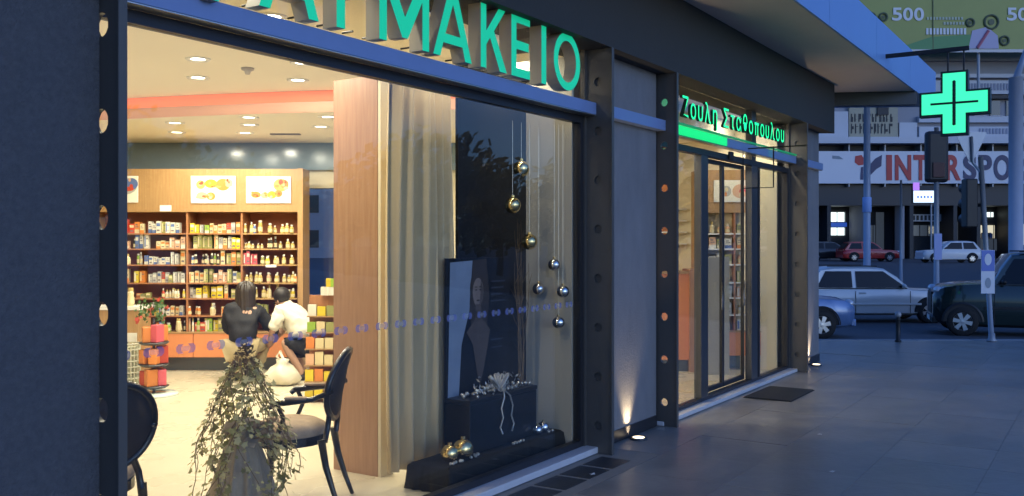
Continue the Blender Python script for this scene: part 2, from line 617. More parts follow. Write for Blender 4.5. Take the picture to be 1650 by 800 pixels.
# window bay
wb = thing('x', None, None)
wb.name = 'shop_window'; wb.parent = PB
MB().box(2.35, 6.62, Y_GL - 0.02, Y_GL + 0.04, 2.655, 2.716).build('window_frame', M_FRAME, wb)
MB().box(2.35, 6.62, Y_GL - 0.02, Y_GL + 0.04, 0.052, 0.10).build('window_frame', M_FRAME, wb)
MB().box(6.575, 6.622, Y_GL - 0.02, Y_GL + 0.04, 0.10, 2.655).build('window_frame', M_FRAME, wb)
MB().box(2.318, 2.332, Y_GL - 0.018, Y_GL + 0.03, 0.10, 2.655).build('window_frame', M_FRAME, wb)
pane = MB().box(2.333, 6.575, Y_GL, Y_GL + 0.01, 0.10, 2.655).build('pane', M_GLASS, wb)
MB().box(2.35, 6.60, Y_GL, Y_GL + 0.01, 2.82, ZT).build('transom_pane', M_GLASS, wb)
MB().box(2.0, 6.80, -0.012, Y_GL + 0.06, 0.0, 0.05).build('sill', M_SILL, wb, bevel=0.006)
# band of small square logos stuck on the glass
M_DEC = mat('decal_blue', (0.20, 0.23, 0.50), 0.5)
M_DEC2 = mat('decal_white', (0.55, 0.57, 0.70), 0.6)
for m_, k_ in ((M_DEC, 0.55), (M_DEC2, 0.30)):      # faded film: part of the light passes through it
    m_.node_tree.nodes['Principled BSDF'].inputs['Alpha'].default_value = k_
dm = MB()
def ring_rect(mb, w, h, t, y, mi):
    mb.quad((-w, y, -h), (w, y, -h), (w, y, -h + t), (-w, y, -h + t), mi)
    mb.quad((-w, y, h - t), (w, y, h - t), (w, y, h), (-w, y, h), mi)
    mb.quad((-w, y, -h + t), (-w + t, y, -h + t), (-w + t, y, h - t), (-w, y, h - t), mi)
    mb.quad((w - t, y, -h + t), (w, y, -h + t), (w, y, h - t), (w - t, y, h - t), mi)
for s in (-1, 1):
    q = MB()
    pts = [(0.012, -0.022), (0.042, -0.022), (0.054, -0.009), (0.054, 0.009), (0.042, 0.022), (0.012, 0.022), (0.024, 0.009), (0.024, -0.009)]
    dm.add([(s * x, 0, z) for x, z in pts], [tuple(range(8)) if s < 0 else tuple(range(7, -1, -1))], 0)
dm.add([(-0.022, 0, -0.012), (0.022, 0, -0.012), (0.022, 0, 0.012), (-0.022, 0, 0.012)], [(0, 1, 2, 3)], 1)
dme = dm.mesh('decal', [M_DEC, M_DEC2])
xs_ = 2.46
while xs_ < 6.55:
    inst('decal', dme, pane, (xs_, Y_GL - 0.003, 1.205))
    xs_ += 0.172
# door bay: fixed light, two sliding leaves, fixed light
db = thing('x', None, None); db.name = 'shop_door'; db.parent = PB
def vbar(x0, x1, z0, z1, p, m=M_ALU, y0=Y_GL - 0.03, y1=Y_GL + 0.05, name='door_frame'):
    return MB().box(x0, x1, y0, y1, z0, z1).build(name, m, p, bevel=0.003)
vbar(8.03, 12.22, 2.60, 2.665, db, M_FRAME)
vbar(8.03, 12.22, 0.042, 0.075, db, M_FRAME)
vbar(9.15, 9.345, 0.075, 2.60, db, M_ALU)
vbar(10.745, 10.96, 0.075, 2.60, db, M_ALU)
vbar(8.03, 8.07, 0.075, 2.60, db, M_FRAME)
vbar(12.17, 12.22, 0.075, 2.60, db, M_FRAME)
vbar(11.0, 11.05, 0.075, 2.60, db, M_FRAME)
vbar(10.75, 10.9, 2.665, ZT, db, M_ALU)
for x0, x1 in ((8.07, 9.15), (11.05, 12.17)):
    MB().box(x0, x1, Y_GL, Y_GL + 0.01, 0.075, 2.60).build('pane', M_GLASS, db)
for x0, x1 in ((9.365, 10.02), (10.03, 10.725)):
    lf = vbar(x0, x0 + 0.028, 0.08, 2.595, db, M_FRAME, Y_GL + 0.055, Y_GL + 0.09, 'door_leaf')
    MB().box(x1 - 0.028, x1, Y_GL + 0.055, Y_GL + 0.09, 0.08, 2.595).build('stile', M_FRAME, lf)
    MB().box(x0 + 0.028, x1 - 0.028, Y_GL + 0.055, Y_GL + 0.09, 0.08, 0.13).build('rail', M_FRAME, lf)
    MB().box(x0 + 0.028, x1 - 0.028, Y_GL + 0.055, Y_GL + 0.09, 2.55, 2.595).build('rail', M_FRAME, lf)
    MB().box(x0 + 0.028, x1 - 0.028, Y_GL + 0.068, Y_GL + 0.076, 0.13, 2.55).build('pane', M_GLASS, lf)
    MB().tube([(x1 - 0.09, Y_GL + 0.03, 0.95), (x1 - 0.09, Y_GL + 0.03, 1.25)], 0.012).build('handle', M_ALU, lf, True)
MB().box(8.03, 10.75, Y_GL, Y_GL + 0.01, 2.82, ZT).build('transom_pane', M_GLASS, db)
MB().box(10.9, 12.2, Y_GL, Y_GL + 0.01, 2.82, ZT).build('transom_pane', M_GLASS, db)
MB().box(9.93, 10.05, Y_GL - 0.06, Y_GL - 0.031, 2.61, 2.70).build('door_sensor', M_DARKP, db, bevel=0.01)
MB().box(7.96, 12.36, -0.012, Y_GL + 0.08, 0.0, 0.04).build('sill', M_SILL, db, bevel=0.006)
# side street window in the wall behind
swn = thing('x', None, None); swn.name = 'side_window'; swn.parent = PB
MB().obox(S(-2.54, FW + 0.06), S(1, 0) - S(0, 0), S(0, 1) - S(0, 0), 0.44, 0.006, 0.30, 2.45).build('pane', M_GLASS, swn)

# ------------------------------------------------------------------ shop interior shell
def poly_in(z0, z1, back=9.4):
    return [(1.6, 0.305), (2.36, 0.305), (2.36, 0.165), (6.60, 0.165), (6.60, 0.305), (8.05, 0.305), (8.05, 0.22), (12.20, 0.22),
            (12.20, 0.42), (12.85, 0.42), S(3.5, FW - 0.002)[:2], S(-7.0, FW - 0.002)[:2], (1.6, back)]
mb = MB().prism(poly_in(0, 0), -0.02, 0.004)
flo = struct('shop_floor', mb, M_FLOOR)
mb = MB().prism(poly_in(0, 0), 3.30, 3.34)
struct('shop_ceiling', mb, M_CEIL)
# lower ceiling at the back with a curved red band
arc = []
for i in range(25):
    r = -7 + 8.2 * i / 24
    arc.append((r, 10.12 - 0.25 * (r + 3.3) + 0.03 * (r + 3.3) ** 2))
top = [S(r, f)[:2] for r, f in arc]
lo = MB().prism(top + [S(3.3, FW - 0.01)[:2], S(-7, FW - 0.01)[:2]], 3.075, 3.298)
struct('lower_ceiling', lo, M_CEIL)
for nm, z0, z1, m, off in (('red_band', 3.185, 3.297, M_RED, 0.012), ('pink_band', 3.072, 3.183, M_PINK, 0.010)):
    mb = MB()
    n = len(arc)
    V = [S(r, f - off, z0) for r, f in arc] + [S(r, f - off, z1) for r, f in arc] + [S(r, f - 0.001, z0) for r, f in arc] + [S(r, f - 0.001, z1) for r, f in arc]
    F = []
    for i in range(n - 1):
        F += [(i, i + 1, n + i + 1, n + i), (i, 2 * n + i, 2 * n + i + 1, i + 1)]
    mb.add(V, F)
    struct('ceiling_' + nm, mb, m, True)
c = S(-1.5, FW - 0.03)
mb = MB().obox(S(-3.5, FW - 0.07), S(1, 0) - S(0, 0), S(0, 1) - S(0, 0), 3.4, 0.05, 2.70, 3.073)
struct('blue_wall_band', mb, M_BLUEW)
mb = MB()
for r0, r1, z0, z1 in ((-7, -2.98, 0, 2.70), (-2.98, -2.10, 2.45, 2.70), (-2.98, -2.10, 0, 0.3), (-2.10, 3.5, 0, 3.07)):
    mb.obox(S((r0 + r1) / 2, FW - 0.012), S(1, 0) - S(0, 0), S(0, 1) - S(0, 0), (r1 - r0) / 2, 0.008, z0, z1)
struct('shop_wall', mb, M_CREAM)
mb = MB().box(1.5, 7.1, 9.42, 9.6, 0, 3.34)
struct('shop_wall_back', mb, M_CREAM)
mb = MB().box(1.4, 1.598, 0.31, 9.6, 0, 3.34)
struct('shop_wall_left', mb, M_CREAM)


# ------------------------------------------------------------------ ceiling downlights
ring_me = MB().lathe([(0.062, -0.004), (0.105, -0.012), (0.110, -0.002), (0.110, 0.0)], 24, close=False).mesh('trim_ring', M_WHITE, True)
lens_me = MB().lathe([(0.0001, -0.0035), (0.064, -0.0035)], 24, close=False).mesh('lens', M_LAMP)
LP = 12.6


def downlight(r, f, z, label, power=LP):
    p = S(r, f, z - 0.001)
    t = thing('ceiling_downlight', label, 'ceiling light', p, 0, 'ceiling downlights')
    inst('trim_ring', ring_me, t)
    inst('lens', lens_me, t)
    l = bpy.data.lights.new('lamp', 'AREA')
    l.shape = 'DISK'
    l.size = 0.15
    l.energy = power
    l.color = (1.0, 0.925, 0.74)
    o = bpy.data.objects.new('lamp', l)
    COL.objects.link(o)
    o.parent = t
    o.location = (0, 0, -0.02)
    return t


def lpix(px, py, z):
    Z = 1500 * (z - CAMH) / (390 - py)
    return (px - 825) / 1500 * Z, Z
for px, py, z, lb in ((319, 95, 3.30, 'round ceiling downlight nearest the beam, front ceiling, left pair'),
                      (319, 125, 3.30, 'round ceiling downlight nearer the red band, front ceiling, left pair'),
                      (487, 101, 3.30, 'round ceiling downlight just under the sign beam, front ceiling, right pair'),
                      (480, 129, 3.30, 'round ceiling downlight nearer the red band, front ceiling, right pair'),
                      (282, 198, 3.075, 'leftmost round downlight behind the red band, nearer of its pair'),
                      (285, 213, 3.075, 'leftmost round downlight behind the red band, farther of its pair'),
                      (401, 189, 3.075, 'middle round downlight behind the red band, nearest of its row of three'),
                      (402, 201, 3.075, 'middle round downlight behind the red band, second of its row of three'),
                      (395, 214, 3.075, 'middle round downlight behind the red band, farthest of its row of three'),
                      (528, 188, 3.075, 'rightmost round downlight beside the wood panel, nearer of its pair'),
                      (517, 204, 3.075, 'rightmost round downlight beside the wood panel, farther of its pair')):
    r, f = lpix(px, py, z)
    downlight(r, f, z, lb)
for r, f, z in ((-2.7, 6.5, 3.30), (-1.7, 6.6, 3.30), (-3.3, 7.6, 3.30), (-0.4, 9.0, 3.3), (0.9, 9.9, 3.30), (1.8, 11.0, 3.3), (0.2, 11.4, 3.075), (-4.6, 9.2, 3.30), (-0.15, 7.75, 3.3)):
    downlight(r, f, z, 'round ceiling downlight over the part of the shop hidden by display and door frame')
for X_, Y_, pw in ((2.95, 0.42, 6.0), (3.85, 0.40, 12.0), (5.25, 0.36, 8.0), (6.15, 0.36, 6.0), (8.7, 0.9, 28), (10.2, 1.0, 36), (11.55, 0.42, 11), (11.4, 1.6, 34)):  # unseen lamps added to brighten window display, ivy, chairs and door bay
    downlight(X_ * SA - (Y_ + CAMD) * CA, X_ * CA + (Y_ + CAMD) * SA, 3.30, 'unseen ceiling downlight added close behind the shop glass to brighten the front', pw)
gr = tag(MB().box(-0.19, 0.19, -0.04, 0.04, -0.012, 0.0).build('ceiling_grille', mat('grille_grey', (0.16, 0.15, 0.13), 0.6), None, loc=S(*lpix(460, 216, 3.075), 3.074), rz=SROT), 'dark narrow air grille in the lower ceiling', 'air grille')
t = tag(MB().lathe([(0.001, -0.06), (0.02, -0.058), (0.03, -0.03), (0.055, -0.02), (0.06, 0.0)], 16).build('smoke_detector', mat('detector_grey', (0.42, 0.38, 0.30), 0.5), None, True, loc=S(*lpix(399, 110, 3.30), 3.299)), 'small round smoke detector on the cream ceiling', 'smoke detector')

# ================================================================== SIGNS
sg = thing('pharmacy_sign', 'large green lit Greek capital letters standing on the blue beam', 'sign', (0, 0, 2.80))
def arc_pts(cx, cy, rx_, ry_, a0, a1, n):
    return [(cx + rx_ * math.cos(math.radians(a0 + (a1 - a0) * k / n)), cy + ry_ * math.sin(math.radians(a0 + (a1 - a0) * k / n))) for k in range(n + 1)]


def letter_polys(ch, w):
    """outlines of a sans capital, unit height, width w"""
    q = 0.150
    if ch == 'Ι': return [[(0, 0), (w, 0), (w, 1), (0, 1)]]
    if ch == 'Ε': return [[(0, 0), (w, 0), (w, .14), (q, .14), (q, .44), (w * .93, .44), (w * .93, .58), (q, .58), (q, .86), (w, .86), (w, 1), (0, 1)]]
    if ch == 'Κ': return [[(0, 0), (q, 0), (q, .36), (q + .10, .48), (w - .20, 0), (w, 0), (q + .21, .60), (w - .02, 1), (w - .21, 1), (q, .57), (q, 1), (0, 1)]]
    if ch == 'Μ': return [[(0, 0), (q, 0), (q, .66), (w / 2 - .06, .10), (w / 2 + .06, .10), (w - q, .66), (w - q, 0), (w, 0), (w, 1), (w - q * 1.15, 1), (w / 2, .38), (q * 1.15, 1), (0, 1)]]
    if ch == 'Α':
        L = [(0, 0), (.165, 0), (.235, .2), (w / 2, .2), (w / 2, .335), (.285, .335), (w / 2, .78), (w / 2, 1), (w / 2 - .09, 1)]
        return [L, [(w - a, b) for a, b in reversed(L)]]
    if ch == 'Ρ':
        xc = w - .29
        B = [(q, 1)] + arc_pts(xc, .71, .29, .29, 90, -90, 14) + [(q, .42), (q, .555)] + arc_pts(xc, .71, .145, .155, -90, 90, 12) + [(q, .865)]
        return [[(0, 0), (q, 0), (q, 1), (0, 1)], B[::-1]]
    out = []
    cy, ry = (.5, .5) if ch == 'Ο' else (.5, .36)
    n = 32
    for k in range(n):
        a0, a1 = 360 * k / n, 360 * (k + 1) / n
        o = arc_pts(w / 2, cy, w / 2, ry, a0, a1, 1)
        i_ = arc_pts(w / 2, cy, w / 2 - q, ry - .14, a0, a1, 1)
        out.append([o[0], o[1], i_[1], i_[0]])
    if ch == 'Φ':
        c0, c1 = w / 2 - q / 2, w / 2 + q / 2
        out += [[(c0, -.08), (c1, -.08), (c1, .15), (c0, .15)], [(c0, .275), (c1, .275), (c1, .725), (c0, .725)], [(c0, .85), (c1, .85), (c1, 1.08), (c0, 1.08)]]
    return out


LET = [('Φ', 2.60, 0.44), ('Α', 3.09, 0.40), ('Ρ', 3.62, 0.26), ('Μ', 3.96, 0.45), ('Α', 4.45, 0.40), ('Κ', 4.95, 0.31), ('Ε', 5.315, 0.24), ('Ι', 5.71, 0.068), ('Ο', 5.885, 0.40)]
HL = 0.43
for ch, x, w in LET:
    mb = MB()
    for pl in letter_polys(ch, w / HL):
        n = len(pl)
        V = [(a * HL, -0.05, b * HL) for a, b in pl] + [(a * HL, 0.05, b * HL) for a, b in pl]
        mb.add(V, [tuple(range(n))], 0)
        mb.add(V, [tuple(range(2 * n - 1, n - 1, -1))] + [((i + 1) % n, i, n + i, n + (i + 1) % n) for i in range(n)], 1)
    o = mb.build('letter', [M_GREEN, M_RETURN], sg, loc=(x, -0.005, 0.036))
    for s_ in (0.12, 0.88):
        MB().tube([(w * s_, 0.045, 0.03), (w * s_, 0.125, 0.03)], 0.006, 6).build('stud', M_DARKP, o)
s2 = thing('name_sign', 'small green neon lettering above the glass door on a green lit panel', 'sign', (0, 0, 2.82))
x = 8.28
for ch in 'Ζουλη Σταθοπουλου':
    if ch == ' ':
        x += 0.13
        continue
    cap_ = ch in 'ΖΣ'
    if ch == 'π':
        q_ = MB().prism([(0, .118), (.022, .118), (.022, 0), (.046, 0), (.046, .118), (.098, .118), (.098, 0), (.122, 0), (.122, .118), (.146, .118), (.146, .146), (0, .146)], -0.015, 0.015)
        q_.m = [0 if k == 1 else 1 for k in range(len(q_.m))]
        me = q_.mesh('letter', [M_NEON, M_DGREEN])
    else:
        me = text_mesh(ch, 0.275, 0.03, [M_NEON, M_DGREEN], 0.0)
    xs = [v.co.x for v in me.vertices]
    x0, x1 = min(xs), max(xs)
    for v in me.vertices: v.co.x -= x0
    o = inst('letter', me, s2, (x, -0.05, 0.07 + 0.012 * (x - 8.28)))
    o.rotation_euler = (PI / 2, 0, 0)
    x += (x1 - x0) * 1.0 + 0.058
MB().box(8.0, 12.2, -0.022, -0.004, 0.0, 0.02).build('rail', mat('green_rail_glow', (0.02, 0.2, 0.08), 0.4, emit=(0.005, 0.55, 0.18), es=0.16), s2)  # rail given a dim green glow to add to the sign's spill
MB().box(8.02, 9.62, -0.016, -0.003, -0.094, -0.006).build('light_panel', M_GPANEL, s2)
# thin framed glass banner hung over the door
hs = thing('hanging_glass_sign', 'clear glass panel in a thin dark frame projecting over the door', 'sign', (10.35, -0.14, 2.76))
MB().tube([(0, 0.22, 0.0), (0, -0.52, 0.0)], 0.009, 6).build('arm', M_DARKP, hs, True)
MB().tube([(0, -0.15, 0.0), (0, -0.15, -0.45)], 0.008, 6).build('frame', M_DARKP, hs, True)
MB().tube([(0, -0.15, -0.45), (0, 0.20, -0.45)], 0.006, 6).build('frame', M_DARKP, hs, True)
MB().tube([(0, 0.20, -0.45), (0, 0.20, 0.0)], 0.006, 6).build('frame', M_DARKP, hs, True)
MB().box(-0.003, 0.003, -0.14, 0.19, -0.44, -0.01).build('pane', M_GLASS, hs)
# green cross
cr = thing('pharmacy_cross', 'bright green lit pharmacy cross hanging from a bracket on the canopy', 'sign', (12.72, -1.83, 3.42), 0)
def cross_pts(a, b):
    return [(-b, -a), (b, -a), (b, -b), (a, -b), (a, b), (b, b), (b, a), (-b, a), (-b, b), (-a, b), (-a, -b), (-b, -b)]
fx = lambda a, b, c: (c, -a, b)
MB().prism(cross_pts(0.40, 0.155), -0.07, 0.07, None, fx).build('casing', M_DGREEN, cr)
MB().prism(cross_pts(0.372, 0.128), -0.076, -0.0705, None, fx).build('lit_face', M_CROSS, cr)
MB().prism(cross_pts(0.372, 0.128), 0.0705, 0.076, None, fx).build('lit_face', M_CROSS, cr)
for sx in (-0.0785, 0.0785):
    q = MB()
    q.box(sx - 0.002, sx + 0.002, -0.27, 0.27, -0.014, 0.014)
    q.box(sx - 0.0021, sx + 0.0021, -0.019, 0.019, -0.27, 0.27)
    q.build('inner_line', M_DGREEN, cr)
    for k in range(5):
        for s in (-1, 1):
            MB().ball((sx, 0, s * (0.06 + 0.05 * k)), 0.021, 8, 6, (0.25, 1, 1)).build('bulb', M_DGREEN, cr)
for y in (-0.10, 0.08):
    MB().tube([(0, y, 0.39), (0, y, 0.66)], 0.011).build('hanger', M_DARKP, cr)
MB().box(-0.025, 0.025, -0.16, 0.82, 0.65, 0.70).build('bracket_arm', M_DARKP, cr)

# ================================================================== WINDOW DISPLAY
DY = 0.62
# wood panel and cream post
wp = thing('display_partition', 'tall red brown wood panel with cream front post beside the curtain', 'partition', (5.125, 0.96, 0))
MB().box(-0.02, 0.02, 0.0, 0.43, 0.0, 2.9).build('wood_panel', M_WOODP, wp)
MB().box(-0.018, 0.12, -0.03, -0.001, 0.0, 2.9).build('post', M_CREAM, wp, bevel=0.004)
# curtain with folds
def curtain(x0, x1, y, z0, z1):
    n = 150
    V, F = [], []
    for j in range(7):
        z = z0 + (z1 - z0) * j / 6
        k = 0.5 + 0.5 * (1 - j / 6)
        for i in range(n):
            u = i / (n - 1)
            d = (0.038 * math.sin(u * 40 + 1.3 * math.sin(u * 9)) + 0.022 * math.sin(u * 19 + j * 0.3)) * (0.55 + 0.45 * k)
            V.append((x0 + (x1 - x0) * u, y + d + 0.02 * math.sin(u * 5 + j * 0.5), z))
    for j in range(6):
        for i in range(n - 1):
            F.append((j * n + i, j * n + i + 1, (j + 1) * n + i + 1, (j + 1) * n + i))
    return MB().add(V, F)
ct = thing('display_curtain', 'pale beige pleated curtain hanging in the shop window', 'curtain', (0, 0, 0))
o = curtain(4.865, 5.59, DY, 0.12, 2.84).build('cloth', M_CURT, ct, True)
sd = o.modifiers.new('s', 'SOLIDIFY'); sd.thickness = 0.004
MB().tube([(4.78, DY, 2.855), (5.62, DY, 2.855)], 0.014).build('curtain_rail', M_WOODR, ct, True)
tag(MB().box(5.605, 6.56, DY - 0.012, DY + 0.012, 0.02, 3.05).build('display_backdrop', M_BLACKG, None), 'tall glossy black backdrop board between curtain and cream side wall', 'backdrop')
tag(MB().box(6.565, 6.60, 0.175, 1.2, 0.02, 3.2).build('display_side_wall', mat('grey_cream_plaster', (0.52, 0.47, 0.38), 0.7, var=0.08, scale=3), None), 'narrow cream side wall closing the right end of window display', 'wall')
# black draped platform
mb = MB()
def plat(x0, x1, y0, y1, z1):
    nx, nd = 60, 0
    ring = []
    for i in range(nx): ring.append((x0 + (x1 - x0) * i / nx, y0))
    for i in range(24): ring.append((x1, y0 + (y1 - y0) * i / 24))
    for i in range(nx): ring.append((x1 - (x1 - x0) * i / nx, y1))
    for i in range(24): ring.append((x0, y1 - (y1 - y0) * i / 24))
    cx, cy = (x0 + x1) / 2, (y0 + y1) / 2
    V = []
    levels = [(0.008, 0.018), (0.05, 0.012), (0.11, 0.008), (z1 - 0.02, 0.004), (z1, -0.02)]
    for z, out in levels:
        for k, (x, y) in enumerate(ring):
            d = out + 0.010 * math.sin(k * 0.9 + 2 * math.sin(k * 0.17)) * (1 - z / z1) + 0.004 * math.sin(k * 0.4)
            ux = (1 if x >= x1 - 1e-6 else (-1 if x <= x0 + 1e-6 else 0))
            uy = (1 if y >= y1 - 1e-6 else (-1 if y <= y0 + 1e-6 else 0))
            V.append((x + ux * d, y + uy * d, z))
    n = len(ring)
    F = []
    for j in range(len(levels) - 1):
        for i in range(n):
            F.append((j * n + i, j * n + (i + 1) % n, (j + 1) * n + (i + 1) % n, (j + 1) * n + i))
    F.append(tuple((len(levels) - 1) * n + i for i in range(n)))
    mb.add(V, F)
plat(4.99, 6.53, 0.23, 0.575, 0.185)
tag(mb.build('display_platform', M_BLACKF, None, True), 'low platform draped in black cloth along the window', 'platform')
# black gift box with ribbon bow
bx = thing('gift_box', 'large black box with silver ribbon bow on the draped platform', 'box', (5.80, 0.415, 0.19))
MB().box(-0.45, 0.45, -0.10, 0.12, 0, 0.35).build('box_body', M_BLACKG, bx, bevel=0.006)
MB().box(-0.455, 0.455, -0.105, 0.125, 0.351, 0.385).build('lid', M_BLACKG, bx, bevel=0.006)
rb = MB()
for k in range(7):
    a0 = random.uniform(0, 2 * PI)
    L = random.uniform(0.07, 0.12)
    pts = []
    for j in range(9):
        u = j / 8
        rr = L * math.sin(u * PI)
        hh = 0.40 + 0.11 * math.sin(u * PI) * (0.4 + 0.6 * random.random() ** 0.1) + 0.02 * u
        pts.append((-0.02 + rr * math.cos(a0 + u * 0.9), -0.06 + rr * math.sin(a0 + u * 0.9) * 0.6, hh))
    rb.tube(pts, [0.010] * 9, 5)
for sx in (-0.075, 0.08):
    pts = [(-0.02, -0.10, 0.41), (sx * 0.5, -0.118, 0.36), (sx, -0.116, 0.28), (sx * 0.7, -0.118, 0.21), (sx * 1.2, -0.116, 0.14), (sx * 0.8, -0.118, 0.09)]
    rb.tube(pts, [0.007] * 6, 5)
rb.build('ribbon_bow', M_RIB, bx, True)
garland = MB()
for k in range(46):
    u = random.uniform(-0.42, 0.42)
    garland.ball((u, random.uniform(-0.09, 0.05), 0.395 + random.random() * 0.02), random.uniform(0.009, 0.018), 7, 5)
for k in range(120):
    u = random.gauss(-0.03, 0.13)
    p0 = Vector((u, random.uniform(-0.12, 0.06), 0.39 + abs(random.gauss(0, 0.05))))
    d = Vector((random.uniform(-1, 1), random.uniform(-1, 1), random.uniform(0, 1))).normalized() * random.uniform(0.02, 0.045)
    w_ = d.cross(Vector((random.random(), 1, random.random()))).normalized() * 0.008
    garland.add([p0, p0 + d * 0.5 + w_, p0 + d, p0 + d * 0.5 - w_], [(0, 1, 2, 3)])
garland.build('bead_garland', M_RIB, bx, True)
# posters / cardboard display behind the box
po = thing('display_poster', 'dark cardboard poster of a woman with pale blue panel behind the gift box', 'poster', (5.66, 0.53, 0.19))
M_PB = mat('poster_blue', (0.26, 0.31, 0.40), 0.35, var=.25, scale=4)
M_PH = mat('poster_hair', (0.05, 0.035, 0.03), 0.4)
M_PS = mat('poster_face', (0.25, 0.18, 0.15), 0.4, var=.4, scale=9)
M_PD = mat('poster_dark', (0.008, 0.009, 0.014), 0.3)
M_PT = mat('poster_text', (0.045, 0.05, 0.07), 0.4)
q = MB().box(-0.30, 0.52, 0, 0.02, 0.0, 1.39)
q.build('board', M_PD, po)
q = MB()
q.add([(-0.26, -0.002, 1.36), (-0.29, -0.002, 0.30), (-0.16, -0.002, 0.30), (-0.12, -0.002, 0.75), (-0.02, -0.002, 1.0), (0.02, -0.002, 1.37)], [(0, 1, 2, 3, 4, 5)], 0)
q.add([(0.02, -0.003, 1.37), (-0.02, -0.003, 1.05), (0.0, -0.003, 0.85), (0.21, -0.003, 0.85), (0.24, -0.003, 1.1), (0.2, -0.003, 1.38)], [(0, 1, 2, 3, 4, 5)], 1)
q.ellipse((0.10, -0.0035, 1.15), (1, 0, 0), (0, 0, 1), 0.115, 0.17, 24, 1)            # hair
q.ellipse((0.09, -0.004, 1.13), (1, 0, 0), (0, 0, 1), 0.070, 0.108, 24, 2)            # face
q.add([(0.125, -0.0045, 1.225), (0.155, -0.0045, 1.16), (0.158, -0.0045, 1.10), (0.13, -0.0045, 1.04), (0.105, -0.0045, 1.03), (0.12, -0.0045, 1.12)], [(0, 1, 2, 3, 4, 5)], 4)
q.add([(0.06, -0.0042, 1.04), (0.125, -0.0042, 1.04), (0.14, -0.0042, 0.93), (0.25, -0.0042, 0.84), (0.22, -0.0042, 0.72), (0.11, -0.0042, 0.40), (0.02, -0.0042, 0.74), (-0.06, -0.0042, 0.84), (0.05, -0.0042, 0.93)], [tuple(range(9))], 4)
for ex in (0.062, 0.118):
    q.ellipse((ex, -0.005, 1.148), (1, 0, 0), (0, 0, 1), 0.015, 0.006, 10, 1)
    q.ellipse((ex, -0.005, 1.170), (1, 0, 0), (0, 0, 1), 0.020, 0.004, 10, 1)
q.ellipse((0.088, -0.005, 1.068), (1, 0, 0), (0, 0, 1), 0.022, 0.007, 10, 1)
for k in range(6):
    z = 1.20 - 0.05 * k if k < 4 else 0.75 - 0.06 * (k - 4)
    q.quad((0.26, -0.003, z), (0.26 + 0.2 - 0.02 * (k % 3), -0.003, z), (0.46 - 0.02 * (k % 3), -0.003, z + 0.012), (0.26, -0.003, z + 0.012), 3)
q.build('print', [M_PB, M_PH, M_PS, M_PT, mat('poster_shade', (0.11, 0.078, 0.066), 0.4, var=.4, scale=8)], po)
# hanging baubles
def fpt(px, py, Y):
    t = (px - 825) / 1500
    Z = (Y + CAMD) / (SA - t * CA)
    return Vector(((CA + t * SA) * Z, Y, CAMH + (390 - py) / 1500 * Z))
def bauble(p, r, m, label, wire_to=None, group='hanging baubles', cat='bauble'):
    t = thing('hanging_bauble' if wire_to else 'bauble', label, cat, p, 0, group)
    b = MB()
    b.ball((0, 0, 0), r, 18, 12)
    b.build('ball', m, t, True)
    MB().tube([(0, 0, r * 0.95), (0, 0, r * 1.22)], r * 0.22, 8).build('cap', M_GOLD, t)
    if wire_to:
        MB().tube([(0, 0, r * 1.2), (0, 0, wire_to - p.z)], 0.0016, 4).build('wire', M_RIB, t)
for px, py, lb in ((840, 272, 'topmost gold bauble hanging before the black backdrop'), (826, 331, 'middle gold bauble hanging before the black backdrop'), (853, 390, 'lowest gold bauble hanging before the black backdrop')):
    bauble(fpt(px, py, 0.42), 0.064, M_GOLD, lb, 2.64)
for px, py, lb, y in ((893, 427, 'topmost silver bauble hanging before the cream side wall', 0.285), (907, 470, 'right silver bauble hanging just above the logo band', 0.205), (900, 520, 'lowest silver bauble hanging below the logo band', 0.245), (868, 466, 'half hidden dark silver bauble at the edge of the black backdrop', 0.46)):
    bauble(fpt(px, py, y), 0.052, M_SILV, lb, 2.64)
for dx, dy, r, m, lb in ((5.13, 0.33, 0.062, M_GOLD, 'left gold bauble on the near end of the black platform'), (5.26, 0.31, 0.072, M_GOLD, 'right gold bauble on the near end of the black platform'),
                         (6.22, 0.29, 0.042, M_SILV, 'left silver bauble on the far end of the black platform'), (6.33, 0.30, 0.046, M_SILV, 'right silver bauble on the far end of the black platform')):
    bauble(Vector((dx, dy, 0.186 + r)), r, m, lb, None, 'baubles on the platform')
for k, (dx, dy) in enumerate(((5.10, 0.265), (5.17, 0.262), (5.33, 0.268), (5.40, 0.285), (5.86, 0.262), (5.93, 0.258), (6.38, 0.265))):
    p = MB()
    for j in range(5): p.ball((random.uniform(-0.02, 0.02) + j * 0.012 - 0.03, random.uniform(-0.01, 0.01), 0.01), 0.011, 7, 5)
    tag(p.build('silver_pebbles', M_RIB, None, True, loc=(dx, dy, 0.187)), 'little cluster of silver beads scattered on the black platform', 'beads', 'bead clusters on the platform')
# dry branches in a vase by the side wall
br = thing('dry_branches', 'bunch of tall thin dry branches beside the cream side wall', 'branches', (6.32, 0.50, 0.186))
MB().lathe([(0.04, 0), (0.055, 0.05), (0.05, 0.14), (0.035, 0.19), (0.04, 0.21)], 16).build('vase', M_BLACKG, br, True)
for k in range(11):
    a0 = random.uniform(0, 2 * PI)
    H = random.uniform(0.7, 1.55)
    lean = random.uniform(0.03, 0.10)
    pts = []
    for j in range(8):
        u = j / 7
        pts.append((math.cos(a0) * lean * u + 0.02 * math.sin(u * 9 + k), math.sin(a0) * lean * 0.5 * u, 0.15 + H * u))
    w = MB().tube(pts, [0.006 - 0.0045 * j / 7 for j in range(8)], 5)
    for j in range(3, 7):
        d = Vector((random.uniform(-1, 1) * 0.09, random.uniform(-0.5, 0.5) * 0.05, random.uniform(0.06, 0.16)))
        w.tube([pts[j], Vector(pts[j]) + d * 0.6, Vector(pts[j]) + d], [0.003, 0.002, 0.001], 4)
    w.build('branch', M_TWIG, br, True)

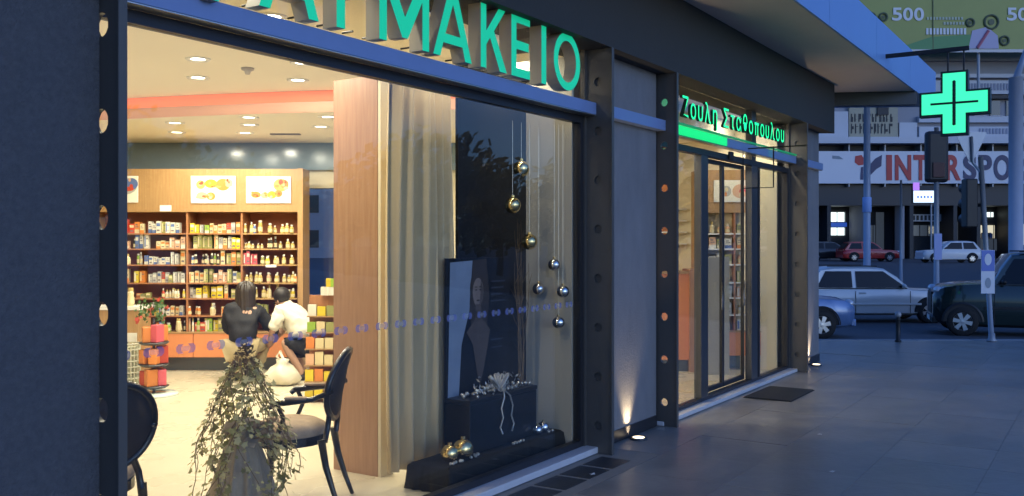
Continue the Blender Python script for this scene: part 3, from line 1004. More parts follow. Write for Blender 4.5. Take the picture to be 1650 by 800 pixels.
# ================================================================== CHAIRS
def make_chair(label, loc, rz):
    """medallion armchair, front toward local +y"""
    t = thing('armchair', label, 'chair', loc, rz, 'medallion armchairs in the window')
    # seat
    s = MB()
    out = [(0.25 * math.cos(2 * PI * k / 28) * (1.0 + 0.10 * math.sin(2 * PI * k / 28)), 0.22 + 0.23 * math.sin(2 * PI * k / 28)) for k in range(28)]
    s.prism(out, 0.40, 0.455)
    s.build('seat_rail', M_CHAIR, t)
    c = MB()
    lev = [(0.98, 0.456), (1.02, 0.48), (0.97, 0.515), (0.75, 0.54), (0.4, 0.55), (0.02, 0.553)]
    V = []
    for k_, z in lev:
        V += [(p[0] * k_, 0.22 + (p[1] - 0.22) * k_, z) for p in out]
    n = 28
    F = [(j * n + i, j * n + (i + 1) % n, (j + 1) * n + (i + 1) % n, (j + 1) * n + i) for j in range(len(lev) - 1) for i in range(n)]
    c.add(V, F).build('seat_cushion', M_UPH, t, True)
    # oval back, reclined
    def bp(u, v, w):   # u right, v up along back, w thickness
        rec = 0.20
        curve = 0.05 * (1 - (u / 0.26) ** 2)
        return (u, -0.02 - curve - rec * (v - 0.0) - w, 0.56 + v * 0.98)
    N = 36
    ov = [(0.245 * math.cos(2 * PI * k / N), 0.22 + 0.225 * math.sin(2 * PI * k / N)) for k in range(N)]
    f = MB()
    f.tube([bp(u, v, 0.0) for u, v in ov] + [bp(*ov[0], 0.0)], 0.021, 8, caps=False)
    f.build('back_frame', M_CHAIR, t, True)
    pd = MB()
    V = [bp(0, 0.22, -0.022)] + [bp(u * 0.93, 0.22 + (v - 0.22) * 0.93, -0.008) for u, v in ov] + [bp(0, 0.22, 0.018)] + [bp(u * 0.93, 0.22 + (v - 0.22) * 0.93, 0.010) for u, v in ov]
    F = []
    for k in range(N):
        k2 = (k + 1) % N
        F += [(0, 1 + k, 1 + k2), (N + 1, N + 2 + k2, N + 2 + k), (1 + k, N + 2 + k, N + 2 + k2, 1 + k2)]
    pd.add(V, F).build('back_pad', mat('dark_upholstery', (0.030, 0.018, 0.012), 0.8, var=0.2), t, True)
    for s_ in (-1, 1):
        MB().tube([(s_ * 0.19, -0.04, 0.43), (s_ * 0.17, -0.055, 0.52), (s_ * 0.14, -0.06, 0.60)], 0.018, 8).build('back_post', M_CHAIR, t, True)
        MB().tube([(s_ * 0.20, -0.02, 0.45), (s_ * 0.205, -0.05, 0.28), (s_ * 0.21, -0.10, 0.12), (s_ * 0.215, -0.145, 0.0)], [0.026, 0.022, 0.017, 0.014], 8).build('leg', M_CHAIR, t, True)
        MB().tube([(s_ * 0.205, 0.38, 0.44), (s_ * 0.225, 0.415, 0.36), (s_ * 0.215, 0.40, 0.16), (s_ * 0.225, 0.425, 0.0)], [0.028, 0.027, 0.018, 0.014], 8).build('leg', M_CHAIR, t, True)
        arm = MB().tube([(s_ * 0.235, -0.10, 0.76), (s_ * 0.275, 0.02, 0.715), (s_ * 0.29, 0.16, 0.70), (s_ * 0.285, 0.26, 0.69), (s_ * 0.275, 0.285, 0.665)], [0.017, 0.017, 0.019, 0.021, 0.016], 8).build('arm', M_CHAIR, t, True)
        MB().tube([(s_ * 0.283, 0.24, 0.69), (s_ * 0.27, 0.20, 0.60), (s_ * 0.245, 0.24, 0.50), (s_ * 0.235, 0.26, 0.44)], 0.015, 8).build('arm_support', M_CHAIR, arm, True)
        MB().box(s_ * 0.285 - 0.022, s_ * 0.285 + 0.022, 0.05, 0.19, 0.716, 0.735).build('arm_pad', M_UPH, arm, bevel=0.008)
    return t
dR_ = (-SA, CA)                                     # facing left in the picture
make_chair('black armchair seen from the side, right of the ivy arrangement', (4.42 , 0.815, 0.004), math.atan2(CA, -SA) - PI / 2)
make_chair('black armchair seen from behind, half hidden by the left column', (2.81, 0.79, 0.004), -0.25)

# ================================================================== IVY ARRANGEMENT ON A DRAPED STAND
iv = thing('ivy_arrangement', 'cream and green ivy trailing over a stand draped in grey tulle', 'plant arrangement', (3.76, 0.83, 0.004))
def drape(q):
    x, y, z = q
    a = math.atan2(y, x)
    r = math.hypot(x, y)
    k = max(0.0, 1 - z / 0.62)
    r2 = r * (1 + (0.16 * math.sin(a * 11 + 1.2 * math.sin(a * 3)) + 0.07 * math.sin(a * 23)) * k)
    return (r2 * math.cos(a), r2 * math.sin(a), z)
MB().lathe([(0.24, 0.0), (0.205, 0.12), (0.17, 0.26), (0.135, 0.40), (0.105, 0.48), (0.075, 0.53), (0.12, 0.58), (0.10, 0.63), (0.02, 0.66)], 120, fn=drape).build('tulle_drape', M_TULLE, iv, True)
kn = MB()
for k in range(26):
    a0 = random.uniform(-2.6, -0.3)
    L = random.uniform(0.05, 0.13)
    base = Vector((0.10 * math.cos(a0), 0.10 * math.sin(a0), 0.56))
    tip = base + Vector((math.cos(a0) * L, math.sin(a0) * L, random.uniform(-0.10, 0.09)))
    side = Vector((-math.sin(a0), math.cos(a0), 0.3)) * random.uniform(0.015, 0.04)
    kn.add([base, base + (tip - base) * 0.6 + side, tip, base + (tip - base) * 0.6 - side], [(0, 1, 2, 3)])
kn.build('tulle_bow', M_TULLE, iv)
fl = MB()
for k in range(30):
    a0 = random.uniform(0, 2 * PI)
    fl.ball((random.uniform(-0.07, 0.07) + 0.03, -0.14 + random.uniform(-0.03, 0.03), 0.60 + random.uniform(-0.05, 0.05)), random.uniform(0.012, 0.03), 8, 6, (1, 1, 0.7))
fl.build('dried_flowers', mat('dried_petals', (0.36, 0.22, 0.11), 0.8, var=0.35, scale=25), iv, True)
top_ = MB()
for k in range(160):
    a0 = random.uniform(0, 2 * PI)
    r0 = 0.085 * math.sqrt(random.random())
    z0 = 0.95 + random.random() * 0.13
    rr = r0 * (1.15 - (z0 - 0.95) / 0.16)
    p0 = Vector((rr * math.cos(a0) + 0.01, rr * math.sin(a0), z0))
    d = Vector((random.uniform(-1, 1), random.uniform(-1, 1), random.uniform(-0.2, 1))).normalized() * 0.035
    w = d.cross(Vector((random.random(), random.random(), 1))).normalized() * 0.007
    top_.add([p0, p0 + d * 0.5 + w, p0 + d, p0 + d * 0.5 - w], [(0, 1, 2, 3)])
top_.build('dry_top', mat('dry_grass', (0.15, 0.10, 0.05), 0.9, var=0.3, scale=20), iv)
def ivy_leaf(mb, p, n, s, mi):
    n = n.normalized()
    u = n.cross(Vector((0, 0, 1)))
    u = u.normalized() if u.length > 1e-3 else Vector((1, 0, 0))
    v = n.cross(u)
    rot = random.uniform(-0.9, 0.9)
    u, v = u * math.cos(rot) + v * math.sin(rot), v * math.cos(rot) - u * math.sin(rot)
    pts = [(0, -0.45), (0.42, -0.5), (0.34, -0.05), (0.62, 0.12), (0.24, 0.3), (0, 0.85), (-0.24, 0.3), (-0.62, 0.12), (-0.34, -0.05), (-0.42, -0.5)]
    V = [p + (u * a + v * -b) * s + n * (0.12 * s * (1 - abs(a))) for a, b in pts]
    mb.add(V, [tuple(range(10))], mi)
NV = 32
for k in range(NV):
    a0 = 2 * PI * k / NV + random.uniform(-0.1, 0.1)
    lng = random.uniform(0.5, 1.0)
    flare = random.uniform(0.17, 0.30)
    pts = []
    for j in range(14):
        u = j / 13
        rr = 0.05 + flare * math.sin(min(1, u * 1.25 * lng) * PI / 2) + 0.015 * math.sin(u * 17 + k)
        aa = a0 + 0.35 * math.sin(u * 5 + k)
        pts.append(Vector((rr * math.cos(aa), rr * math.sin(aa), 1.0 - u * lng * 0.93 - 0.0 * u)))
    v = MB()
    v.tube(pts, 0.0028, 4, 2)
    for j in range(1, 14):
        for q in range(random.choice((2, 3, 4))):
            c = pts[j] + Vector((random.uniform(-1, 1), random.uniform(-1, 1), random.uniform(-1, 1))) * 0.034
            nrm = Vector((c.x, c.y, 0.3 + random.uniform(-0.3, 0.5))) + Vector((random.uniform(-.3, .3), random.uniform(-.3, .3), 0)) * 0.5
            ivy_leaf(v, c, nrm, random.choice((0.014, 0.020, 0.026, 0.034, 0.042)), 0 if random.random() < 0.45 else 1)
    v.build('ivy_vine', [M_IVY, M_IVYP, M_TWIG], iv)

# ================================================================== SHELF UNITS AND GOODS
SHZ = [1.814, 1.61, 1.40, 1.16, 0.956, 0.727, 0.515]
GOODC = {'white': (0.66, 0.63, 0.54), 'cream': (0.66, 0.55, 0.32), 'grey': (0.40, 0.39, 0.36), 'red': (0.50, 0.06, 0.03), 'orange': (0.66, 0.22, 0.05), 'yellow': (0.66, 0.50, 0.03),
         'green': (0.28, 0.44, 0.05), 'olive': (0.30, 0.30, 0.10), 'pink': (0.60, 0.10, 0.13), 'peach': (0.64, 0.38, 0.24), 'gold': (0.46, 0.34, 0.10), 'dark': (0.035, 0.03, 0.025), 'blue': (0.10, 0.16, 0.36)}
GM = {k: mat('carton_' + k, v, 0.45, var=0.10, scale=9, rand=0.12) for k, v in GOODC.items()}
M_PRINT = mat('carton_print', (0.16, 0.14, 0.15), 0.5)
_meshes = {}
def good_mesh(kind, col):
    vr = random.randrange(3)
    if (kind, col, vr) in _meshes: return _meshes[(kind, col, vr)]
    m = MB()
    if kind == 'box':
        m.box(-0.5, 0.5, 0, 1, 0, 1, 0)
        alt = {'white': GM['blue'], 'cream': GM['orange'], 'grey': GM['white'], 'red': GM['cream'], 'orange': GM['cream'], 'yellow': GM['white'], 'green': GM['white'], 'olive': GM['cream'], 'pink': GM['white'], 'peach': GM['white']}.get(col, GM['white'])
        if vr == 0:
            m.box(-0.42, 0.42, -0.012, -0.002, 0.58, 0.84, 1)
            m.box(-0.36, 0.30, -0.010, -0.003, 0.16, 0.30, 2)
        elif vr == 1:
            m.box(-0.499, 0.499, -0.012, -0.002, 0.0, 0.33, 1)
            m.box(-0.34, 0.34, -0.010, -0.003, 0.52, 0.60, 2)
            m.box(-0.34, 0.10, -0.010, -0.003, 0.70, 0.80, 2)
        else:
            m.box(-0.42, -0.12, -0.012, -0.002, 0.12, 0.88, 1)
            m.box(-0.02, 0.40, -0.010, -0.003, 0.66, 0.76, 2)
            m.box(-0.02, 0.30, -0.010, -0.003, 0.20, 0.26, 2)
        me = m.mesh('medicine_box', [GM[col], alt, M_PRINT])
    else:
        m.lathe([[(0.5, 0.0), (0.5, 0.55), (0.38, 0.68), (0.18, 0.74), (0.18, 0.80)], [(0.46, 0.0), (0.5, 0.3), (0.46, 0.62), (0.30, 0.72), (0.26, 0.78)], [(0.42, 0.0), (0.42, 0.70), (0.30, 0.76), (0.30, 0.80)]][vr], 10, (0, 0.5, 0), 0)
        m.lathe([(0.24 + 0.06 * vr, 0.80), (0.22 + 0.06 * vr, 1.0 - 0.03 * vr)], 10, (0, 0.5, 0), 1)
        m.lathe([(0.508, 0.12), (0.508, 0.46)], 10, (0, 0.5, 0), 2, close=False)
        me = m.mesh('bottle', [GM[col], GM['white'] if col not in ('white', 'cream') else GM['gold'], GM['cream']], False)
    _meshes[(kind, col, vr)] = me
    return me
ORD = ['topmost', 'second', 'third', 'fourth', 'fifth', 'sixth', 'lowest']
BAYN = ['left bay', 'middle bay', 'right bay']
def put_good(kind, col, r, f, z, w, d, h, label, group, rz=0.0):
    o = inst('medicine_box' if kind == 'box' else 'bottle', good_mesh(kind, col), None, S(r, f, z), SROT + rz, (w, d, h))
    tag(o, label, 'box' if kind == 'box' else 'bottle', group)
    return o
def shelf_unit(label, r0, r1, f, bays, zshelf, ztop=2.66, header=(2.09, 2.66), back=None, board=None):
    """wood wall unit; front plane at f metres ahead"""
    rc = (r0 + r1) / 2
    t = thing('shelf_unit', label, 'shelf unit', S(rc, f), SROT)
    h = (r1 - r0) / 2
    D = 0.36
    MB().box(-h, h, D, D + 0.02, 0.19, ztop).build('back_panel', back or M_BACKR, t)
    MB().box(-h, h, 0.0, D - 0.002, header[0], header[1]).build('header', M_WOOD, t)
    MB().box(h, h + 0.07, -0.02, D + 0.02, 0.0, ztop + 0.005).build('side_panel', M_WOOD, t)
    MB().box(-h - 0.03, -h, -0.02, D + 0.02, 0.0, ztop + 0.005).build('side_panel', M_WOOD, t)
    MB().box(-h, h, 0.06, D, 0.0, 0.185).build('kick_plate', M_KICK, t)
    MB().box(-h, h, -0.10, D - 0.002, 0.50, 0.515).build('counter_top', M_WOOD, t)
    n = max(1, round((r1 - r0) / 0.75))
    for i in range(n):
        x0 = -h + 2 * h * i / n; x1 = -h + 2 * h * (i + 1) / n
        MB().box(x0 + 0.004, x1 - 0.004, -0.095, 0.05, 0.19, 0.497).build('drawer_front', M_ORANGE, t, bevel=0.004)
    for b in bays[1:-1]:
        MB().box(b - rc - 0.012, b - rc + 0.012, 0.01, D - 0.003, 0.517, header[0] - 0.003).build('divider', M_WOODR, t)
    for i in range(len(bays) - 1):
        for z in zshelf[:-1]:
            MB().box(bays[i] - rc + 0.014, bays[i + 1] - rc - 0.014, 0.005, D - 0.004, z - 0.018, z).build('shelf', board or (M_WOODR if i < 2 else M_WOOD), t)
    return t
def rx(px, f): return (px - 825) / 1500 * f
FS = 12.26
b0, b1, b2, b3 = rx(150, FS), rx(301, FS), rx(389, FS), rx(480, FS)
su = shelf_unit('wide beech wall unit full of medicine behind the ivy arrangement', b0, b3, FS, [b0, b1, b2, b3], SHZ)
MB().box(b0 - (b0 + b3) / 2, b3 - (b0 + b3) / 2, -0.012, -0.002, 2.095, 2.125).build('light_pelmet', M_WOOD, su)
# goods rows: (shelf row, px from, px to, kind, colour, count, height m)
ROWS = [
 # left bay
 (0, 192, 204, 'box', 'red', 2, .17), (0, 205, 222, 'box', 'orange', 2, .15), (0, 223, 230, 'box', 'cream', 1, .13), (0, 236, 287, 'box', 'white', 7, .13),
 (1, 190, 206, 'box', 'peach', 2, .10), (1, 210, 216, 'bottle', 'dark', 1, .13), (1, 216, 229, 'box', 'green', 2, .165), (1, 230, 238, 'box', 'white', 1, .17), (1, 250, 270, 'box', 'cream', 3, .10), (1, 271, 298, 'box', 'peach', 3, .13),
 (2, 191, 202, 'box', 'olive', 2, .15), (2, 204, 213, 'bottle', 'cream', 1, .17), (2, 219, 230, 'bottle', 'grey', 2, .15), (2, 231, 272, 'box', 'white', 6, .10), (2, 274, 286, 'box', 'grey', 2, .15), (2, 288, 297, 'box', 'cream', 1, .17),
 (3, 191, 205, 'box', 'cream', 2, .19), (3, 214, 231, 'box', 'orange', 2, .16), (3, 237, 297, 'box', 'grey', 9, .12),
 (4, 191, 206, 'bottle', 'cream', 2, .17), (4, 208, 213, 'bottle', 'dark', 1, .12), (4, 216, 242, 'box', 'olive', 3, .07), (4, 256, 272, 'bottle', 'white', 3, .11), (4, 274, 296, 'bottle', 'white', 4, .12),
 (5, 228, 234, 'box', 'white', 1, .15), (5, 237, 245, 'bottle', 'grey', 1, .17), (5, 246, 293, 'box', 'white', 7, .11),
 (6, 236, 246, 'bottle', 'red', 2, .13), (6, 278, 288, 'bottle', 'cream', 1, .20), (6, 290, 298, 'bottle', 'dark', 2, .12), (6, 248, 268, 'box', 'orange', 3, .11), (6, 269, 277, 'bottle', 'green', 1, .14),
 # middle bay
 (0, 304, 319, 'box', 'yellow', 2, .13), (0, 320, 326, 'box', 'grey', 1, .13), (0, 328, 362, 'box', 'cream', 5, .11), (0, 363, 378, 'box', 'grey', 2, .13), (0, 379, 387, 'box', 'orange', 1, .13),
 (1, 309, 339, 'box', 'olive', 4, .15), (1, 343, 364, 'box', 'cream', 3, .15), (1, 365, 386, 'box', 'yellow', 3, .15),
 (2, 304, 352, 'bottle', 'dark', 9, .13), (2, 354, 361, 'box', 'cream', 1, .18), (2, 363, 387, 'box', 'olive', 3, .14),
 (3, 304, 326, 'box', 'cream', 3, .15), (3, 327, 341, 'box', 'olive', 2, .15), (3, 342, 364, 'box', 'peach', 3, .14), (3, 365, 387, 'box', 'olive', 3, .16),
 (4, 303, 314, 'box', 'grey', 2, .12), (4, 315, 332, 'box', 'yellow', 2, .14), (4, 337, 358, 'box', 'yellow', 2, .17), (4, 360, 366, 'box', 'cream', 1, .18), (4, 370, 387, 'box', 'olive', 2, .13),
 (5, 303, 322, 'bottle', 'orange', 3, .12), (5, 333, 350, 'bottle', 'cream', 2, .19), (5, 354, 386, 'box', 'cream', 3, .13),
 (6, 303, 310, 'bottle', 'white', 2, .16), (6, 312, 330, 'box', 'red', 2, .14), (6, 332, 358, 'box', 'yellow', 3, .16), (6, 318, 330, 'bottle', 'white', 2, .19), (6, 362, 386, 'box', 'peach', 3, .15),
 # right bay
 (0, 393, 414, 'bottle', 'gold', 4, .12), (0, 416, 424, 'bottle', 'gold', 1, .17), (0, 427, 475, 'bottle', 'gold', 7, .12),
 (1, 393, 424, 'bottle', 'gold', 5, .08), (1, 426, 447, 'bottle', 'dark', 4, .16), (1, 450, 476, 'bottle', 'gold', 4, .11),
 (2, 391, 412, 'box', 'pink', 4, .16), (2, 416, 476, 'bottle', 'gold', 9, .12), (3, 392, 477, 'bottle', 'gold', 13, .12),
 (4, 392, 430, 'bottle', 'gold', 6, .13), (4, 432, 445, 'bottle', 'cream', 2, .16), (4, 447, 477, 'bottle', 'gold', 5, .12),
 (5, 395, 430, 'box', 'olive', 5, .13), (5, 440, 477, 'bottle', 'peach', 6, .13), (6, 430, 477, 'box', 'cream', 5, .15)]
SWAP = ['white', 'cream', 'green', 'peach', 'orange', 'yellow', 'grey', 'olive', 'blue', 'red']
for row, p0, p1, kind, col0, n, h in ROWS:
    bay = 0 if p1 <= 301 else (1 if p1 <= 389 else 2)
    w = (rx(p1, FS) - rx(p0, FS)) / n
    for i in range(n):
        col = col0
        if random.random() < (0.22 if bay < 2 else 0.10): col = random.choice(SWAP)
        ww = w * random.uniform(0.80, 0.97)
        hh = h * random.uniform(0.82, 1.22)
        if kind == 'bottle': ww = min(ww, hh * 0.55)
        r = rx(p0, FS) + w * (i + 0.5)
        d = min(0.16, ww * 1.2)
        lb = '%s %s on the %s shelf of the wall unit, %s' % (col if col != 'dark' else 'dark brown', 'medicine box' if kind == 'box' else 'small bottle', ORD[row], BAYN[bay])
        z = SHZ[row] + 0.001 if row < 6 else 0.5165
        put_good(kind, col, r, FS + 0.02 + random.uniform(0, 0.05), z, ww, d, min(hh, 0.185), lb, lb, random.uniform(-0.16, 0.16) if kind == 'box' else random.uniform(0, 6))
# pictures on the header
def picture(px0, px1, py0, py1, f, label, blobs):
    z0 = CAMH + (390 - py1) / 1500 * f
    z1 = CAMH + (390 - py0) / 1500 * f
    h = (rx(px1, f) - rx(px0, f)) / 2
    t = thing('wall_picture', label, 'picture', S((rx(px0, f) + rx(px1, f)) / 2, f, z0), SROT, 'pictures on the shelf headers')
    H = z1 - z0
    MB().box(-h, h, -0.012, 0, 0, H).build('frame', M_WHITE, t, bevel=0.003)
    q = MB()
    q.quad((-h + .012, -0.0135, .012), (h - .012, -0.0135, .012), (h - .012, -0.0135, H - .012), (-h + .012, -0.0135, H - .012), 0)
    cs = ['cream', 'orange', 'yellow', 'peach', 'gold', 'red', 'blue', 'grey', 'pink']
    rp = random.Random(label)
    more = []
    for (u, v, a, b, c) in blobs:
        for _ in range(4):
            more.append((u + rp.uniform(-a, a) * .7, v + rp.uniform(-b, b) * .7, a * rp.uniform(.15, .45), b * rp.uniform(.15, .45), rp.choice(['orange', 'gold', 'peach', 'red', 'cream', c])))
    for k, (u, v, a, b, c) in enumerate(list(blobs) + more):
        q.ellipse((-h + 2 * h * u, -0.0145 - 0.0002 * k, H * v), (1, 0, 0), (0, 0, 1), 2 * h * a, H * b, 18, 1 + cs.index(c))
    q.build('print', [mat('picture_ground', (0.78, 0.74, 0.62), 0.3)] + [GM[c] for c in cs], t)
picture(308, 380, 284, 328, FS - 0.003, 'white picture with orange and yellow fruit on wood header, middle of three', [(.22, .68, .10, .16, 'gold'), (.45, .72, .14, .16, 'yellow'), (.72, .68, .16, .22, 'orange'), (.85, .74, .09, .15, 'peach'), (.25, .28, .12, .13, 'peach'), (.45, .26, .10, .14, 'orange'), (.45, .26, .05, .07, 'gold')])
picture(397, 469, 285, 328, FS - 0.003, 'white picture with brown bowl and orange pieces on wood header, rightmost of three', [(.78, .68, .17, .24, 'gold'), (.86, .72, .09, .16, 'orange'), (.22, .32, .11, .12, 'orange'), (.42, .30, .09, .12, 'peach'), (.58, .32, .10, .14, 'yellow'), (.72, .36, .09, .13, 'orange')])
picture(150, 223, 284, 327, FS - 0.003, 'pale blue and white picture on wood header, cut off by the left column', [(.70, .62, .28, .32, 'grey'), (.86, .70, .14, .22, 'blue'), (.55, .22, .2, .18, 'red')])
tag(MB().box(-0.075, 0.075, -0.01, 0, 0, 0.08).build('price_card', M_WHITE, None, loc=S(rx(268, FS), FS - 0.021, 2.10), rz=SROT), 'small white card on the wood header edge', 'card')
tag(MB().box(-0.07, 0.07, -0.01, 0, 0, 0.035).build('price_card', M_WHITE, None, loc=S(rx(437, FS), FS - 0.004, 1.365), rz=SROT), 'small white price card below the pink boxes in the right bay', 'card')

# second unit seen through the door leaf
F2 = 12.45
c0, c1, c2 = 2.50, 2.98, 3.42
su2 = shelf_unit('wood wall unit with goods seen through the glass door', c0, c2, F2, [c0, c1, c2], SHZ, back=M_CREAM, board=M_WHITE)
picture(1150, 1206, 291, 326, F2 - 0.003, 'white picture with pink blotch seen through the glass door', [(.75, .5, .22, .32, 'peach'), (.82, .45, .10, .2, 'pink'), (.35, .5, .15, .25, 'grey')])
cols2 = ['white', 'cream', 'grey', 'olive', 'peach', 'white', 'cream']
for row in range(7):
    for bi, (u0, u1) in enumerate(((c0 + .03, c1 - .03), (c1 + .03, c2 - .03))):
        for i in range(4):
            col = random.choice(cols2)
            kind = 'box' if (row + bi) % 3 else 'bottle'
            w = (u1 - u0) / 4
            lb = '%s %s on the %s shelf of the unit behind the glass door, %s half' % (col, 'medicine box' if kind == 'box' else 'small bottle', ORD[row], ('left', 'right')[bi])
            h = random.uniform(.10, .16)
            z = SHZ[row] + 0.001 if row < 6 else 0.5165
            put_good(kind, col, u0 + w * (i + .5), F2 + .03, z, w * (.88 if kind == 'box' else .6), .08, h, lb, lb)
# orange service counter inside the door
ctr = thing('service_counter', 'orange fronted counter with wood end panel inside the glass door', 'counter', S(2.15, 12.15), SROT)
MB().box(-0.55, 0.16, 0.0, 0.45, 0.16, 1.28).build('counter_front', M_ORANGE, ctr)
MB().box(-0.55, 0.16, 0.05, 0.44, 0.0, 0.158).build('kick_plate', M_KICK, ctr)
MB().box(-0.60, 0.16, -0.03, 0.48, 1.281, 1.315).build('counter_top', M_WOOD, ctr)
MB().box(0.162, 0.36, -0.05, 0.48, 0.0, 1.34).build('end_panel', M_WOODP, ctr)
gp = tag(MB().box(-0.145, 0.145, 0, 0.05, 0, 1.50).build('grey_screen', mat('grey_panel', (0.34, 0.33, 0.29), 0.5), None, loc=S(2.625, 11.86, 0.004), rz=SROT), 'plain grey upright panel behind the first door leaf', 'panel')
tag(MB().lathe([(0.10, 0), (0.13, 0.06), (0.12, 0.20), (0.06, 0.26)], 14).build('dark_jar', mat('dark_jar', (0.02, 0.04, 0.09), 0.4), None, True, loc=S(2.0, 12.35, 1.317)), 'dark blue rounded jar on the orange counter', 'jar')
ow = thing('orange_wall_shelves', 'orange wall panel with white glass shelves seen through left door light', 'shelves', S(2.0, FW - 0.03), SROT)
MB().box(-0.75, 0.45, -0.02, 0.0, 0.9, 2.62).build('panel', M_ORANGE, ow)
for z in (1.66, 1.82, 1.98, 2.14):
    MB().box(-0.75, 0.42, -0.16, -0.021, z, z + 0.022).build('shelf', M_WHITE, ow)
tag(MB().box(12.165, 12.195, 0.23, 1.66, 0.005, 3.2).build('cream_partition', M_CREAM, None), 'cream wall behind the right fixed pane of the door', 'wall')

# ------------------------------------------------------------------ floor displays
ds = thing('red_display_stand', 'round based stand with red and orange gift packs and green sprigs', 'display stand', S(rx(248, 10.3), 10.3, 0.004), SROT)
MB().lathe([(0.26, 0), (0.26, 0.02), (0.24, 0.03), (0.02, 0.035)], 32).build('base', mat('pale_glass_base', (0.62, 0.72, 0.66), 0.1), ds, True)
MB().tube([(0, 0, 0.03), (0, 0, 0.85)], 0.016).build('pole', M_ALU, ds)
for z in (0.08, 0.32, 0.56):
    MB().lathe([(0.13, 0), (0.16, 0.02), (0.16, 0.03), (0.02, 0.02)], 20, (0, 0, z)).build('tray', M_ALU, ds, True)
for k in range(12):
    a0 = 2 * PI * (k % 4) / 4 + 0.4 * (k // 4)
    z = (0.11, 0.35, 0.59)[k // 4]
    MB().box(-0.06, 0.06, -0.045, 0.045, 0, random.uniform(0.15, 0.2)).build('gift_pack', GM[random.choice(['red', 'orange', 'red', 'pink', 'orange'])], ds, bevel=0.01, loc=(0.085 * math.cos(a0), 0.085 * math.sin(a0), z), rz=random.uniform(0, 3))
sp = MB()
for k in range(90):
    a0 = random.uniform(0, 2 * PI)
    p0 = Vector((0.16 * random.uniform(-1, 1) - 0.03, 0.08 * random.uniform(-1, 1), 0.80 + random.uniform(0, 0.26)))
    ivy_leaf(sp, p0, Vector((random.uniform(-1, 1), -1, random.uniform(-.3, 1))), random.uniform(0.025, 0.05), 0 if random.random() < 0.7 else 1)
sp.build('green_sprigs', [mat('sprig_green', (0.05, 0.11, 0.02), 0.6, var=0.2), GM['red']], ds)
bn = thing('wire_bin', 'pale perforated bin with a small sign card at left of the shop', 'bin', S(rx(206, 10.6), 10.6, 0.004), SROT)
w = MB()
for k in range(9):
    z = 0.02 + 0.065 * k
    w.tube([(0.13 * math.cos(2 * PI * j / 20), 0.13 * math.sin(2 * PI * j / 20), z) for j in range(21)], 0.008, 5)
for k in range(20):
    a0 = 2 * PI * k / 20
    w.tube([(0.13 * math.cos(a0), 0.13 * math.sin(a0), 0.02), (0.13 * math.cos(a0), 0.13 * math.sin(a0), 0.54)], 0.008, 5)
w.build('wire_mesh', mat('pale_wire', (0.55, 0.54, 0.42), 0.4), bn)
MB().lathe([(0.112, 0.01), (0.112, 0.5)], 16).build('liner', mat('bin_liner', (0.40, 0.40, 0.28), 0.6), bn)
MB().box(-0.11, 0.11, -0.02, -0.012, 0.56, 0.66).build('sign_card', M_WHITE, bn)
MB().tube([(0, -0.008, 0.5), (0, -0.008, 0.64)], 0.006).build('card_stem', M_ALU, bn)
cn = thing('side_counter', 'wood counter end with white top behind the left column', 'counter', S(rx(195, 11.4), 11.4, 0.004), SROT)
MB().box(-0.9, 0.21, 0.0, 0.4, 0.0, 0.86).build('counter_body', M_WOOD, cn)
MB().box(-0.92, 0.23, -0.02, 0.42, 0.861, 0.90).build('counter_top', M_WHITE, cn)
for k, (x, hh, cc) in enumerate(((-0.12, 0.26, 'cream'), (-0.02, 0.31, 'white'), (0.08, 0.24, 'cream'))):
    put_good('bottle', cc, rx(195, 11.4) + x, 11.45, 0.906, 0.09, 0.09, hh, 'pale pump bottle on the white topped side counter', 'bottles on the side counter')
# rack of yellow and orange packs by the wood panel
rk = thing('pack_rack', 'stepped rack of yellow and orange packs left of the wood panel', 'display rack', S(rx(522, 9.9), 9.9, 0.004), SROT)
MB().box(-0.19, 0.22, 0.16, 0.20, 0, 1.12).build('rack_back', M_WOODR, rk)
for lv, (z, dp) in enumerate(((0.05, 0.22), (0.22, 0.20), (0.39, 0.18), (0.56, 0.16), (0.73, 0.10), (0.90, 0.06))):
    MB().box(-0.20, 0.22, 0.16 - dp - 0.03, 0.158, z - 0.012, z).build('shelf', M_WOOD, rk)
    for k in range(4):
        cc = random.choice(['yellow', 'orange', 'cream', 'peach', 'orange']) if lv < 4 else random.choice(['olive', 'cream', 'white', 'green', 'yellow'])
        MB().box(-0.044, 0.044, 0, 0.05, 0.001, random.uniform(0.10, 0.14)).build('pack', GM[cc], rk, loc=(-0.145 + 0.1 * k, 0.16 - dp - 0.015, z))
for k in range(6):
    MB().box(-0.05, 0.05, -0.03, 0.03, 0, 0.09).build('pack', GM[random.choice(['yellow', 'cream', 'green', 'white'])], rk, loc=(0.0 + 0.05 * k * 0.6, 0.12, 1.121 + 0.0 * k) if k < 3 else (0.05 + 0.05 * (k - 3), 0.12, 1.212), rz=random.uniform(-.3, .3))

